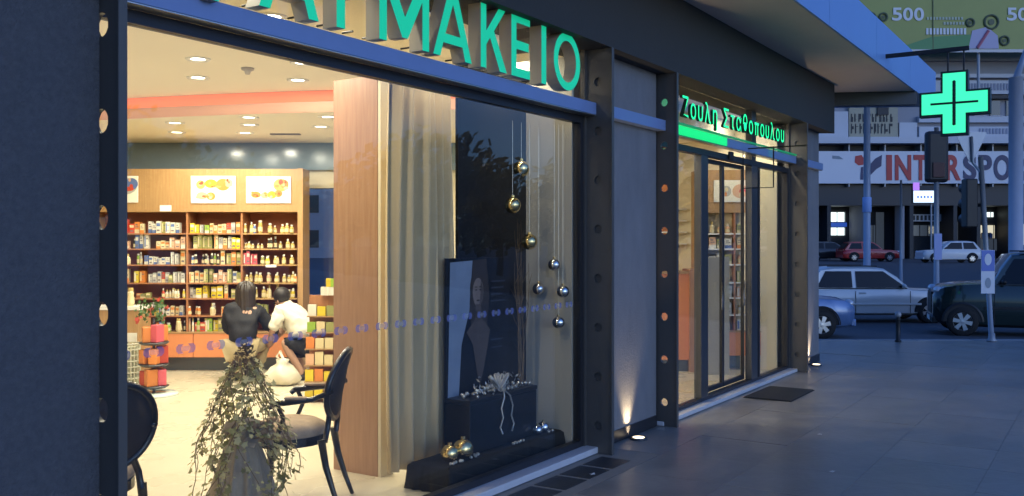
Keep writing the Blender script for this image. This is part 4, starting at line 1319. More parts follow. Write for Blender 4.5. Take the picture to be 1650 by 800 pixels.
# ================================================================== PEOPLE
def skinned(name, chain, edges, material, parent, sub=2, folds=0.0):
    me = bpy.data.meshes.new(name)
    me.from_pydata([c[0] for c in chain], edges, [])
    o = bpy.data.objects.new(name, me)
    COL.objects.link(o)
    o.parent = parent
    sk = o.modifiers.new('skin', 'SKIN')
    sk.use_smooth_shade = True
    if not me.skin_vertices:
        bpy.context.view_layer.objects.active = o
        me.update()
    lay = me.skin_vertices[0].data
    for i, c in enumerate(chain):
        r = c[1] if isinstance(c[1], tuple) else (c[1], c[1])
        lay[i].radius = r
        lay[i].use_root = (i == 0)
    ss = o.modifiers.new('sub', 'SUBSURF')
    ss.levels = ss.render_levels = sub
    me.materials.append(material)
    if folds:
        tx = bpy.data.textures.get('cloth_folds') or bpy.data.textures.new('cloth_folds', 'CLOUDS')
        tx.noise_scale = 0.075
        dp = o.modifiers.new('folds', 'DISPLACE')
        dp.texture = tx
        dp.strength = folds
        dp.mid_level = 0.5
        dp.texture_coords = 'LOCAL'
    return o
def person(label, loc, rz, J, top_m, leg_m, hair_fn, sleeve, bare_shin):
    t = thing('person', label, 'person', loc, rz)
    names = ['pelvis', 'waist', 'chest', 'neck0', 'head0', 'head1', 'shl', 'ell', 'hal', 'fl', 'shr', 'elr', 'har', 'fr', 'hipl', 'knl', 'anl', 'tol', 'hipr', 'knr', 'anr', 'tor']
    R = dict(pelvis=(.15, .12), waist=(.125, .10), chest=(.15, .11), neck0=.055, head0=(.072, .085), head1=(.065, .08), shl=.055, ell=.042, hal=.030, fl=.02, shr=.055, elr=.042, har=.030, fr=.02,
             hipl=.085, knl=.058, anl=.04, tol=.03, hipr=.085, knr=.058, anr=.04, tor=.03)
    E = [('pelvis', 'waist'), ('waist', 'chest'), ('chest', 'neck0'), ('neck0', 'head0'), ('head0', 'head1'), ('chest', 'shl'), ('shl', 'ell'), ('ell', 'hal'), ('hal', 'fl'), ('chest', 'shr'), ('shr', 'elr'), ('elr', 'har'), ('har', 'fr'),
         ('pelvis', 'hipl'), ('hipl', 'knl'), ('knl', 'anl'), ('anl', 'tol'), ('pelvis', 'hipr'), ('hipr', 'knr'), ('knr', 'anr'), ('anr', 'tor')]
    ix = {n: i for i, n in enumerate(names)}
    skinned('body', [(J[n], R[n]) for n in names], [(ix[a], ix[b]) for a, b in E], M_SKINC, t)
    def sub(ns, ed, m, nm, grow, over={}):
        k = {n: i for i, n in enumerate(ns)}
        ch = []
        for n in ns:
            r = over.get(n, R[n])
            r = tuple(q + grow for q in r) if isinstance(r, tuple) else r + grow
            ch.append((J[n], r))
        return skinned(nm, ch, [(k[a], k[b]) for a, b in ed], m, t, 3, 0.045)
    arms = ['shl', 'ell', 'shr', 'elr'] + (['hal', 'har'] if sleeve else [])
    ed = [e for e in E if all(x in ['pelvis', 'waist', 'chest'] + arms for x in e)]
    sub(['pelvis', 'waist', 'chest', 'neck0'] + arms, ed + [('chest', 'neck0')], top_m, 'jacket' if sleeve else 'shirt', .022, {'pelvis': (.165, .135), 'waist': (.15, .125), 'chest': (.195, .16), 'neck0': .066, 'shl': .075, 'shr': .075, 'ell': .052, 'elr': .052})
    lg = ['pelvis', 'hipl', 'knl', 'hipr', 'knr'] + ([] if bare_shin else ['anl', 'anr'])
    ed = [e for e in E if all(x in lg for x in e)]
    sub(lg, ed, leg_m, 'shorts' if bare_shin else 'trousers', .018, {'pelvis': (.155, .125)})
    hair_fn(t, J)
    for a, b in (('anl', 'tol'), ('anr', 'tor')):
        A_, B_ = Vector(J[a]), Vector(J[b])
        A_.z = 0.035; B_.z = 0.03
        MB().tube([A_ - (B_ - A_) * 0.25, A_, B_, B_ + (B_ - A_) * 0.2], [0.03, 0.045, 0.04, 0.02], 10).build('shoe', M_DARKP, t, True)
    # face: eyes, nose, ears
    h0, h1 = Vector(J['head0']), Vector(J['head1'])
    fd = Vector(J['face']).normalized()
    up = (h1 - h0).normalized()
    sdv = fd.cross(up).normalized()
    hc = h0 * .6 + h1 * .4
    fc = MB()
    for s in (-1, 1):
        fc.ball(hc + fd * .082 + sdv * .03 * s, .011, 8, 6, mi=1)
        fc.ball(hc + sdv * .078 * s - up * .01, .022, 8, 6, (0.6, 0.8, 1.2), mi=0)
    fc.ball(hc + fd * .095 - up * .03, .015, 8, 6, mi=0)
    fc.ball(hc + fd * .084 - up * .062, .018, 8, 6, (1.1, 1.1, .35), mi=2)
    fc.build('face', [M_SKINC, M_HAIR, GM['pink']], t, True)
    # fingers
    for nm in ('l', 'r'):
        a, b = Vector(J['ha' + nm]), Vector(J['f' + nm])
        d = (b - a).normalized()
        sw = d.cross(Vector((0, 0, 1)))
        sw = sw.normalized() if sw.length > .01 else Vector((1, 0, 0))
        hd = MB()
        for k, L in enumerate((.055, .068, .073, .064)):
            p0 = b + sw * (k - 1.5) * .017
            hd.tube([p0, p0 + d * L * .5, p0 + d * L * .85 - Vector((0, 0, .02))], [.009, .0085, .007], 7)
        p0 = a + d * .02 + sw * -.026
        hd.tube([p0, p0 + d * .03 - sw * .02, p0 + d * .06 - sw * .02], [.011, .010, .008], 7)
        hd.build('fingers', M_SKINC, t, True)
    return t
def long_hair(t, J):
    h0, h1 = Vector(J['head0']), Vector(J['head1'])
    m = MB()
    fd = Vector(J['face']).normalized()
    c = (h0 + h1) / 2 - fd * .02 + Vector((0, 0, .012))
    rnd = random.Random(3)
    prof = [(.03, .135), (.085, .115), (.118, .06), (.124, 0.0), (.118, -.07), (.122, -.15), (.120, -.23), (.10, -.30), (.05, -.345)]
    def fn(q):
        a = math.atan2(q[1], q[0])
        k = 1 + .035 * math.sin(a * 17 + q[2] * 9) + .02 * math.sin(a * 31 - q[2] * 14)
        front = max(0.0, math.sin(a)) * (1 if q[2] < .02 else .0)
        yy = q[1] * k * .95 - .04 * max(0.0, -q[2] / .3)
        if front > 0: yy *= .25
        return (c.x + q[0] * k, c.y - .01 + yy, c.z + q[2] + .012 * math.sin(a * 13))
    m.lathe(prof, 64, fn=fn)
    m.build('hair', mat('brown_black_hair', (0.026, 0.017, 0.011), 0.38, var=.4, scale=30, stretch=(8, 8, .6)), t, True)
def short_hair(t, J):
    h0, h1 = Vector(J['head0']), Vector(J['head1'])
    fd = Vector(J['face']).normalized()
    m = MB()
    m.ball((h0 + h1) / 2 - fd * .028 + Vector((0, 0, .03)), .112, 16, 12, (.95, .95, .95))
    m.build('hair', M_HAIR, t, True)
JW = dict(pelvis=(0, -.10, .44), waist=(0, -.06, .60), chest=(-.01, 0, .80), neck0=(0, .05, .94), head0=(0, .08, 1.02), head1=(0, .09, 1.09), face=(0, 1, -.2),
          shl=(-.19, .02, .86), ell=(-.25, .12, .62), hal=(-.18, .34, .56), fl=(-.15, .42, .55), shr=(.17, .03, .86), elr=(.27, .10, .66), har=(.31, .32, .56), fr=(.32, .40, .54),
          hipl=(-.11, -.06, .40), knl=(-.17, .30, .46), anl=(-.13, .04, .09), tol=(-.15, .16, .035), hipr=(.11, -.06, .40), knr=(.17, .30, .44), anr=(.13, .04, .09), tor=(.15, .16, .035))
person('person with long dark hair in black jacket and khaki trousers crouching at the shelves', S(rx(394, 11.35), 11.35, 0.004), SROT, JW,
       mat('black_jacket', (0.007, 0.007, 0.010), 0.75, var=0.2), mat('khaki_trousers', (0.36, 0.29, 0.16), 0.85, var=0.1), long_hair, True, False)
JM = dict(pelvis=(.15, .02, .47), waist=(.12, .05, .64), chest=(.0, .08, .82), neck0=(-.09, .10, .91), head0=(-.14, .11, .96), head1=(-.17, .11, 1.01), face=(-1, .3, -.7),
          shl=(-.10, -.08, .82), ell=(-.20, -.10, .60), hal=(-.27, .05, .44), fl=(-.31, .10, .38), shr=(-.03, .25, .80), elr=(-.16, .30, .58), har=(-.27, .22, .44), fr=(-.31, .20, .38),
          hipl=(.14, -.08, .42), knl=(-.06, -.16, .48), anl=(.17, -.10, .09), tol=(.06, -.12, .035), hipr=(.14, .12, .42), knr=(-.06, .22, .46), anr=(.14, .16, .09), tor=(.03, .17, .035))
person('person with short dark hair in white shirt and black shorts bending over a bag', S(rx(468, 11.5), 11.5, 0.004), SROT, JM,
       mat('white_shirt', (0.74, 0.70, 0.58), 0.8, var=0.05), mat('black_shorts', (0.008, 0.008, 0.009), 0.8), short_hair, False, True)
# plastic bag on the floor
bg_ = thing('plastic_bag', 'crumpled white plastic bag on the floor beside the crouching pair', 'bag', S(rx(455, 11.05), 11.05, 0.004), SROT)
def crum(q):
    x, y, z = q
    a0 = math.atan2(y, x)
    k = 1 + 0.10 * math.sin(a0 * 5 + z * 22) + 0.06 * math.sin(a0 * 11 - z * 40)
    return (x * k * 1.25, y * k, z * (1 + 0.05 * math.sin(a0 * 3)))
MB().lathe([(0.09, 0), (0.15, 0.02), (0.17, 0.08), (0.15, 0.15), (0.10, 0.21), (0.05, 0.25), (0.06, 0.29), (0.01, 0.30)], 40, fn=crum).build('bag_body', mat('white_film', (0.66, 0.60, 0.46), 0.35, var=0.08), bg_, True)
for s in (-1, 1):
    MB().tube([(-0.02 * s, 0, 0.26), (-0.07, 0.03 * s, 0.34), (-0.03, 0.03 * s, 0.40), (0.01, 0.02 * s, 0.30)], [0.014, 0.010, 0.010, 0.012], 6).build('bag_handle', MATS['white_film'], bg_, True)

# ================================================================== PAVEMENT FITTINGS
def uplight(x, y, label):
    t = thing('ground_uplight', label, 'uplight', (x, y, 0.0), 0, 'uplights at the foot of the walls')
    MB().lathe([(0.055, -0.02), (0.075, 0.0), (0.075, 0.012), (0.055, 0.014)], 20).build('housing', M_ALU, t, True)
    MB().lathe([(0.0001, 0.0155), (0.05, 0.0155)], 20, close=False).build('lens', mat('uplight_lens', (0.9, 0.8, 0.6), 0.3, emit=(1, 0.80, 0.50), es=3), t)
    l = bpy.data.lights.new('lamp', 'SPOT')
    l.energy = 42
    l.spot_size = math.radians(64)
    l.spot_blend = 1.0
    l.color = (1.0, 0.74, 0.42)
    l.shadow_soft_size = 0.03
    o = bpy.data.objects.new('lamp', l)
    COL.objects.link(o)
    o.parent = t
    o.location = (0, 0.07, 0.02)
    o.rotation_euler = (PI - math.radians(4), 0, 0)       # up, leaning to the wall
    return t
uplight(7.33, -0.055, 'lit round uplight on the pavement below the wall between window and door')
uplight(13.02, -0.055, 'lit round uplight on the pavement at the far corner of the shop')
mt = thing('floor_grate', 'dark rectangular mat grate sunk in the pavement before the glass door', 'grate', (10.35, -0.36, 0.0))
MB().box(-0.46, 0.46, -0.26, 0.26, 0.001, 0.006).build('grate_pan', mat('grate_black', (0.02, 0.02, 0.02), 0.7), mt)
for k in range(26):
    MB().box(-0.45, 0.45, -0.248 + 0.0195 * k, -0.236 + 0.0195 * k, 0.0065, 0.014).build('bar', mat('grate_bar', (0.06, 0.062, 0.06), 0.5, 0.4), mt)
for k, (x, y, lb) in enumerate(((6.02, -0.30, 'small pale scrap of paper on the drain tiles'), (8.35, -1.32, 'small pale scrap of paper on the slabs in front of the door'), (7.05, -1.75, 'crumpled pale wrapper on the slabs nearest the camera'))):
    q = MB()
    for j in range(4):
        a0 = 1.57 * j + k
        q.add([(0, 0, 0.008), (0.03 * math.cos(a0), 0.025 * math.sin(a0), 0.003), (0.032 * math.cos(a0 + 1.5), 0.022 * math.sin(a0 + 1.5), 0.006 + 0.004 * (j % 2))], [(0, 1, 2)])
    tag(q.build('paper_scrap', M_WHITE, None, loc=(x, y, 0.001)), lb, 'litter')
bo = thing('bollard', 'short dark metal bollard at the kerb before the silver hatchback', 'bollard', S(rx(1447, 15.85), 15.85), 0)
MB().lathe([(0.055, 0), (0.055, 0.02), (0.040, 0.03), (0.036, 0.36), (0.042, 0.37), (0.042, 0.40), (0.03, 0.41)], 16).build('shaft', M_DARKP, bo, True)
MB().ball((0, 0, 0.46), 0.055, 14, 10).build('ball_top', M_POLE, bo, True)

# ================================================================== VEHICLES
def loft(mb, st, ring, mi=0):
    n = len(ring(st[0]))
    V = []
    for s in st: V += ring(s)
    F = [(i * n + j, i * n + j + 1, (i + 1) * n + j + 1, (i + 1) * n + j) for i in range(len(st) - 1) for j in range(n - 1)]
    F.append(tuple(range(n)))
    F.append(tuple(range((len(st) - 1) * n + n - 1, (len(st) - 1) * n - 1, -1)))
    mb.add(V, F, mi)
def car(label, paint, loc, rz, L, Wd, H, kind='hatch', z0=0.0, tyre=0.30, detail=True):
    """car, nose toward local +x, centred on its length; a lofted shell with glass, wheels and lamps"""
    t = thing('parked_car', label, 'car', loc, rz)
    w = Wd / 2
    belt = H * 0.615
    hood = H * 0.60 if kind != 'suv' else H * 0.645
    xf, xr = L / 2, -L / 2
    cab0 = xf - L * (0.30 if kind != 'suv' else 0.27)      # base of windscreen
    cab1 = xf - L * (0.46 if kind != 'suv' else 0.37)      # roof front
    rear1 = xr + L * 0.13                                   # roof rear
    rear0 = xr + L * 0.03
    wf, wr = xf - L * (0.19 if kind != 'suv' else 0.135), xr + L * 0.19
    # lower shell
    st = [(xr, .36, .70, .88), (xr + .05, .28, .80, .94), (xr + .25, .22, .98, .99), (xr + .7, .20, 1, 1.0), (0, .20, 1, 1.0), (cab0 - .1, .20, 1.0, 1.0), (cab0 + .05, .20, .99, .995), (xf - .55, .21, .96, .985), (xf - .22, .23, .90, .95), (xf - .06, .28, .78, .86), (xf, .36, .62, .76)]
    def ring(s):
        x, zb, kz, kw = s
        top = zb + (belt - zb) * kz if x < cab0 else zb + ((hood - zb) * kz)
        ww = w * kw
        mid = zb + (top - zb) * .55
        half = [(x, 0, zb), (x, ww * .86, zb), (x, ww * .97, zb + .06), (x, ww, mid), (x, ww * .985, mid + (top - mid) * .5), (x, ww * .93, top - .02), (x, ww * .80, top), (x, 0, top + .025)]
        return [(a, -b, c) for a, b, c in reversed(half)][0:7] + half[0:] if False else [(a, b, c) for a, b, c in half] + [(a, -b, c) for a, b, c in reversed(half[1:-1])] + [half[0]]
    mb = MB(); loft(mb, st, ring)
    b = mb.build('body', paint, t, True, angle=45)
    # cabin: painted roof and pillars
    wt = w * .72
    zr = H
    cs = [(rear0, belt - .02, .80, .84), (rear1 - .10, H * .86, .80, .80), (rear1, H * .965, .78, .76), (rear1 + .35, zr, .78, .745), (cab1 - .35, zr, .78, .74), (cab1, H * .975, .79, .75), ((cab0 + cab1) / 2, (H + belt) * .5 + .03, .82, .80), (cab0, belt - .0, .84, .85)]
    def ring2(s):
        x, zt, kb, kt = s
        wb = w * .91
        k = max(0.0, (zt - belt) / (H - belt))
        wtop = wb + (w * kt - wb) * k
        half = [(x, 0, belt - .05), (x, wb, belt - .05), (x, wtop, max(belt - .04, zt - .045)), (x, wtop * .9, zt - .008), (x, 0, zt + .012)]
        return half + [(a, -c, d) for a, c, d in reversed(half[1:-1])] + [half[0]]
    mb = MB(); loft(mb, cs, ring2)
    cb = mb.build('cabin', paint, t, True, angle=35)
    # glass: windscreen, rear screen, two windows each side, set slightly proud
    def side_w(x, z, s):
        k = (z - belt) / (H - belt)
        wb = w * .91
        return s * (wb + (w * .745 - wb) * k + .008)
    def gl(pts, nm='window'):
        return MB().add(pts, [tuple(range(len(pts)))]).build(nm, M_CARGL, cb)
    zt, zb = H * .925, belt + .03
    bp = (cab0 + rear0) / 2 - .10
    for s in (-1, 1):
        sidepts = [(cab0 - .12, zb), (cab1 - .04, zt), (bp + .05, zt), (bp + .05, zb)]
        gl([(x, side_w(x, z, s), z) for x, z in (sidepts if s > 0 else sidepts[::-1])])
        sp = [(bp - .05, zb), (bp - .05, zt), (rear1 + .12, zt), (rear0 + .26, zb)]
        gl([(x, side_w(x, z, s), z) for x, z in (sp if s > 0 else sp[::-1])])
        # door seams, handle, mirror, sill strip
        if detail:
            for x in (bp, cab0 - .05):
                MB().box(x - .006, x + .006, s * w * .998 - .004, s * w * .998 + .004, .26, belt - .05).build('door_seam', M_DARKP, b)
            MB().box(bp + .10, bp + .26, s * w * .99 - .012, s * w * .99 + .018, belt - .12, belt - .085).build('door_handle', paint, b, bevel=.006)
            MB().ball((cab0 - .22, s * (w * .96 + .07), belt + .07), .075, 10, 8, (.7, 1.1, .8)).build('mirror', paint if kind != 'suv' else M_DARKP, t, True)
            MB().box(xr + .9, xf - .95, s * w - .02, s * w + .012, H * .33, H * .365).build('side_strip', M_DARKP if kind == 'suv' else paint, b, bevel=.006)
        # lamps
        MB().ball((xf - .10, s * w * .68, hood * .84), .13, 12, 8, (.75, 1.0, .62)).build('headlight', mat('headlamp_glass', (.6, .62, .66), .1, .3), t, True)
        MB().ball((xr + .04, s * w * .80, belt * .88), .10, 10, 8, (.5, .8, 1.5)).build('tail_light', mat('tail_lamp', (.30, .01, .01), .2), t, True)
    ws = [(cab0 + .012, -w * .70, belt + .04), (cab0 + .012, w * .70, belt + .04), (cab1 + .035, w * .62, H * .945), (cab1 + .035, -w * .62, H * .945)]
    gl(ws, 'windscreen')
    rs = [(rear0 - .012, w * .66, belt + .05), (rear0 - .012, -w * .66, belt + .05), (rear1 - .06, -w * .58, H * .92), (rear1 - .06, w * .58, H * .92)]
    gl(rs, 'rear_screen')
    if detail:
        MB().box(xf + .026, xf + .034, -.26, .26, .29, .39).build('number_plate', M_WHITE, t)
        MB().box(xf - .045, xf + .012, -w * .42, w * .42, .44, hood * .80).build('grille', M_DARKP, t, bevel=.01)
        for s in (-1, 1):
            rl = MB().box(rear1 + .2, cab1 - .15, s * w * .64 - .02, s * w * .64 + .02, H + .005, H + .035).build('roof_rail', M_DARKP, cb, bevel=.008)
            zz = belt + .012
            MB().box(rear0 + .22, cab0 - .10, s * w * .915 - .008, s * w * .915 + .012, zz - .012, zz + .008).build('window_trim', M_DARKP, cb)
    # bumpers
    MB().box(xf - .10, xf + .025, -w * .80, w * .80, .25, .40).build('bumper', M_DARKP if kind == 'suv' else paint, t, bevel=.03)
    MB().box(xr - .025, xr + .10, -w * .86, w * .86, .28, .44).build('bumper', M_DARKP if kind == 'suv' else paint, t, bevel=.03)
    # wheels with arches
    for x in (wf, wr):
        for s in (-1, 1):
            ar = MB()
            N = 20
            pts = [((tyre + .055) * math.cos(PI * k / N), (tyre + .055) * math.sin(PI * k / N)) for k in range(N + 1)]
            y = s * (w + .002)
            V = [(x + a, y, tyre + c) for a, c in pts] + [(x, y, tyre)]
            ar.add(V, [tuple(range(N + 1))])
            V2 = [(x + a, y + s * .018, tyre + c) for a, c in pts] + [(x + a * 1.10, y - s * .004, tyre + c * 1.10) for a, c in pts]
            ar.add(V2, [(k, k + 1, N + 2 + k, N + 1 + k) for k in range(N)])
            ar.build('wheel_arch', M_DARKP if kind == 'suv' else M_TYRE, t)
            wh = thing('x', None, None); wh.name = 'wheel'; wh.parent = t
            wh.location = (x, s * (w - .075), tyre)
            R = tyre
            pr = [(R * .62, -.09), (R * .90, -.095), (R * .985, -.07), (R, 0), (R * .985, .07), (R * .90, .095), (R * .62, .09)]
            MB().lathe(pr, 28, fn=lambda q: (q[0], q[2], q[1]), close=False).build('tyre', M_TYRE, wh, True)
            rim = MB()
            rim.lathe([(R * .66, .055 * s), (R * .60, .085 * s), (R * .55, .05 * s)], 28, fn=lambda q: (q[0], q[2], q[1]), close=False)
            for k in range(6):
                a0 = 2 * PI * k / 6 + .2
                ca_, sa_ = math.cos(a0), math.sin(a0)
                V = []
                for rr, hw in ((R * .10, .03), (R * .60, .045)):
                    for e in (-1, 1):
                        V.append((ca_ * rr - sa_ * hw * e, s * .082, sa_ * rr + ca_ * hw * e))
                rim.add(V, [(0, 1, 3, 2)])
            rim.lathe([(R * .17, .05 * s), (R * .15, .092 * s), (.001, .094 * s)], 16, fn=lambda q: (q[0], q[2], q[1]), close=False)
            rim.build('rim', M_RIM, wh, False)
            MB().lathe([(R * .63, .03 * s), (.001, .03 * s)], 24, fn=lambda q: (q[0], q[2], q[1]), close=False).build('brake_disc', M_DARKP, wh)
    return t
P_SIL = mat('silver_paint', (0.62, 0.61, 0.58), 0.30, 0.15, coat=0.5)
P_DGR = mat('dark_green_paint', (0.010, 0.022, 0.020), 0.22, 0.2, coat=0.6)
P_BLU = mat('blue_paint', (0.11, 0.20, 0.40), 0.3, 0.2, coat=0.5)
P_RED = mat('red_paint', (0.42, 0.02, 0.015), 0.3, coat=0.5)
P_WHI = mat('white_paint', (0.62, 0.62, 0.62), 0.35, coat=0.4)
car('silver hatchback parked across the road behind the bollard', P_SIL, S(9.15, 23.9, road_z(23)), SROT, 3.9, 1.64, 1.40, tyre=0.29)
car('dark green car with bright alloy wheel cut by the right edge', P_DGR, S(10.96, 19.55, road_z(19.9)), SROT + PI - math.radians(19), 4.0, 1.74, 1.74, 'suv', tyre=0.31)
car('bright blue car mostly hidden behind the shop corner', P_BLU, S(4.98, 19.3, road_z(19.3)), SROT, 3.8, 1.62, 1.40, tyre=0.29)
car('dark red car parked far off by the lit shop windows', P_RED, S(rx(1398, 66), 66, 0.3), SROT, 4.0, 1.66, 1.42, detail=False)
car('small white car parked far off in front of the sports shop', P_WHI, S(rx(1528, 62), 62, 0.3), SROT + PI, 3.9, 1.64, 1.45, detail=False)
# distant cars seen between
car('black car in the far row left of the dark shop column', mat('black_paint', (.012, .012, .014), .3, coat=.5), S(rx(1345, 68), 69, 0.3), SROT, 4.0, 1.66, 1.42, detail=False)

# ================================================================== POLES AND STREET SIGNS
sp_ = thing('sign_post', 'leaning post at the kerb with triangle sign, signal box and notices', 'sign post', S(rx(1597, 15.9), 15.9), SROT)
MB().tube([(0.01, 0, 0), (-0.18, 0, 3.15)], 0.042, 12).build('pole', M_POLE, sp_, True)
MB().lathe([(0.08, 0), (0.08, 0.02), (0.055, 0.05), (0.05, 0.14)], 14, (0.01, 0, 0)).build('pole_base', M_POLE, sp_, True)
tri = [(-0.30, 0.0), (0.30, 0.0), (0.0, -0.52)]
tri = [(-.27, .02), (-.25, .05), (.25, .05), (.27, .02), (.025, -.47), (-.025, -.47)]
MB().prism(tri, 0.045, 0.055, None, lambda a, b, c: (a - 0.32, c, b + 3.53)).build('triangle_sign', mat('sign_back', (.30, .33, .38), .45, .5), sp_)
MB().tube([(-0.32, 0.03, 3.5), (-0.30, 0.02, 3.05), (-0.19, 0, 2.9)], 0.025, 8).build('sign_bracket', M_POLE, sp_, True)
sb = MB().box(-0.42, -0.22, 0.0, 0.20, 1.95, 2.78).build('signal_box', M_DARKP, sp_, bevel=.02)
for k in range(3):
    MB().lathe([(0.085, 0), (0.09, 0.12), (0.08, 0.12)], 16, close=False, fn=lambda q: (-0.32 + q[0], 0.20 + q[2], 2.10 + 0.265 * k + q[1])).build('signal_hood', M_DARKP, sb, True)
MB().box(-0.24, -0.12, 0.06, 0.10, 2.3, 2.36).build('signal_bracket', M_DARKP, sp_)
nb = MB().box(-0.20, 0.03, -0.062, -0.05, 0.82, 1.56).build('notice_plate', mat('notice_white', (.60, .63, .70), .4), sp_)
nb.rotation_euler.y = 0.0
MB().box(-0.195, 0.025, -0.066, -0.0625, 1.20, 1.555).build('blue_panel', mat('notice_blue', (.06, .14, .50), .4), nb)
MB().ellipse((-0.085, -0.068, 1.40), (1, 0, 0), (0, 0, 1), .06, .10, 18).build('print', MATS['notice_white'], nb)
MB().ellipse((-0.085, -0.0665, 1.0), (1, 0, 0), (0, 0, 1), .05, .09, 18).build('print', mat('notice_grey', (.25, .30, .36), .5), nb)
# traffic signal seen from behind
ts = thing('traffic_signal', 'grey pole with big dark signal head left of the triangle sign', 'traffic signal', S(rx(1509, 25), 25, -0.33), SROT)
MB().tube([(0, 0, 0), (0, 0, 5.1)], [0.075, 0.06], 12).build('pole', M_POLE, ts, True)
hd = MB().box(-0.30, 0.30, -0.12, 0.14, 3.62, 5.0).build('signal_head', M_DARKP, ts, bevel=.09)
for k in range(3):
    MB().lathe([(0.16, 0), (0.17, 0.22), (0.15, 0.22)], 16, close=False, fn=lambda q: (q[0], 0.14 + q[2], 3.86 + 0.44 * k + q[1])).build('signal_hood', M_DARKP, hd, True)
MB().box(-0.16, 0.16, -0.16, -0.121, 3.75, 4.15).build('rear_cover', mat('rust_brown', (.10, .045, .035), .7, var=.3), hd, bevel=.03)
MB().box(-0.10, 0.10, -0.10, -0.09, 1.55, 2.25).build('notice', mat('lamp_notice', (.30, .36, .62), .5), ts)
# lit shop sign box in front of the far building
def pole(px, f, h, r, label, z=None, nm='street_pole', m=M_POLE, taper=.7):
    z = road_z(f) if z is None else z
    t = thing(nm, label, 'pole', S(rx(px, f), f, z), SROT)
    MB().tube([(0, 0, 0), (0, 0, h)], [r, r * taper], 12).build('shaft', m, t, True)
    MB().lathe([(r * 1.8, 0), (r * 1.8, .03), (r * 1.3, .06), (r * 1.2, .35), (r, .38)], 12).build('base', m, t, True)
    return t
t = pole(1397, 32, 7.0, 0.125, 'pale blue grey pole standing left of the logo on the banner', taper=.85, m=mat('pale_pole', (.34, .38, .46), .5, .2, var=.1))
MB().lathe([(.14, 0), (.15, .02), (.15, .5), (.14, .52)], 12, (0, 0, 3.0)).build('notice_wrap', mat('wrap_blue', (.30, .42, .70), .5), t, True)
pole(1452, 34, 4.2, 0.055, 'thin grey pole between the two lit shop fronts')
t = pole(1637, 27, 6.8, 0.20, 'thick pale concrete lamp post near the right edge', m=mat('pale_concrete', (.44, .46, .54), .7, var=.08), taper=.95)
MB().tube([(0, 0, 6.75), (0.3, 0, 7.6), (1.2, 0, 8.0)], [.10, .07, .05], 10).build('lamp_arm', M_POLE, t, True)
MB().box(1.1, 1.6, -.12, .12, 7.95, 8.08).build('lamp_head', M_POLE, t, bevel=.03)

# ================================================================== FAR BUILDING WITH SPORTS SHOP
FB = 76.0
def fz(py, f): return CAMH + (390 - py) / 1500 * f
M_FAR = mat('far_render', (.30, .30, .335), .8, var=.08, scale=.6)
M_FARD = mat('far_dark', (.028, .028, .032), .6)
M_FARW = mat('far_white', (.52, .53, .57), .6, var=.06, scale=1.0)
M_BAN = mat('banner_white', (.62, .63, .68), .5, var=.04, scale=.7)
M_LIT = mat('lit_window', (.8, .8, .75), .4, emit=(.85, 1.0, .98), es=0.75)
M_LITW = mat('lit_window_warm', (.8, .75, .6), .4, emit=(.95, .85, .58), es=0.375)
M_DIMW = mat('dim_window', (.08, .09, .10), .25, emit=(.25, .32, .42), es=0.06)
M_FGL = mat('far_glass', (.02, .025, .035), .12)
fb = thing('sports_shop_building', 'pale two storey shop building with wide white sports banner', 'building', S(0, FB, 0.2), SROT)
def fbx(p0, p1, y0, y1, d0, d1, nm, m, par=fb, **k):
    """box on the front of the far building; p in photo px, d0 to d1 metres in front of its face"""
    return MB().box(rx(p0, FB), rx(p1, FB), -d1, -d0, fz(y1, FB) - 0.2, fz(y0, FB) - 0.2).build(nm, m, par, **k)
R0, R1 = 1000, 1900
fbx(R0, R1, 222, 421.5, -14, -4.0, 'back_wall', M_FARD)
fbx(R0, R1, 60, 222, -14, -1.0, 'upper_wall', M_FAR)
fbx(R0, R1, 221.9, 232, -4.0, 0.5, 'ledge', M_FARW)
fbx(R0, R1, 232.1, 243, -4.0, -1.2, 'gap_wall', M_FARD)
ban = fbx(1300, 1760, 244, 296, -0.3, 0.0, 'banner', M_BAN)
fbx(R0, 1299, 244, 296, -0.3, 0.0, 'banner_blank', M_FAR)
fbx(R0, R1, 297, 331, -3.9, -0.6, 'shop_fascia', mat('brown_fascia', (.055, .048, .045), .6))
for p in range(1310, 1760, 58):
    fbx(p, p + 2, 232.2, 243.9, -1.19, -0.1, 'banner_bracket', M_POLE)
    fbx(p, p + 2, 296.1, 301, -0.58, -0.1, 'banner_bracket', M_POLE)
# banner letters and logo
M_BR = mat('banner_red', (.42, .03, .03), .5)
M_BN = mat('banner_navy', (.025, .03, .10), .5)
for ch, p0, p1, m in (('I', 1428, 1437, M_BR), ('N', 1442, 1468, M_BR), ('T', 1472, 1494, M_BR), ('E', 1499, 1519, M_BR), ('R', 1524, 1548, M_BR), ('S', 1552, 1573, M_BN), ('P', 1577, 1598, M_BN), ('O', 1601, 1628, M_BN), ('R', 1633, 1656, M_BN), ('T', 1659, 1682, M_BN)):
    me = text_mesh(ch, 1.0, .05, [m], 0.03 if ch != 'I' else 0)
    norm_mesh(me, rx(p1, FB) - rx(p0, FB), fz(250, FB) - fz(291, FB))
    o = inst('banner_letter', me, ban, (rx(p0, FB), -0.03, fz(291, FB) - 0.2))
    o.rotation_euler = (PI / 2, 0, 0)
def bshape(pts, m, nm='logo_shape'):
    V = [(rx(a, FB), -0.025, fz(b, FB) - 0.2) for a, b in pts]
    MB().add(V, [tuple(range(len(V)))]).build(nm, m, ban)
bshape([(1402, 283), (1403, 264), (1410, 256), (1421, 250), (1420, 268), (1412, 273)], M_BN)
bshape([(1377, 262), (1378, 252), (1388, 250), (1392, 256), (1391, 266), (1383, 267)], M_BR)
bshape([(1386, 290), (1387, 270), (1391, 269), (1391, 290)], M_BN)
bshape([(1341, 251), (1352, 252), (1359, 257), (1350, 257), (1341, 256)], mat('banner_grey', (.2, .25, .3), .5))
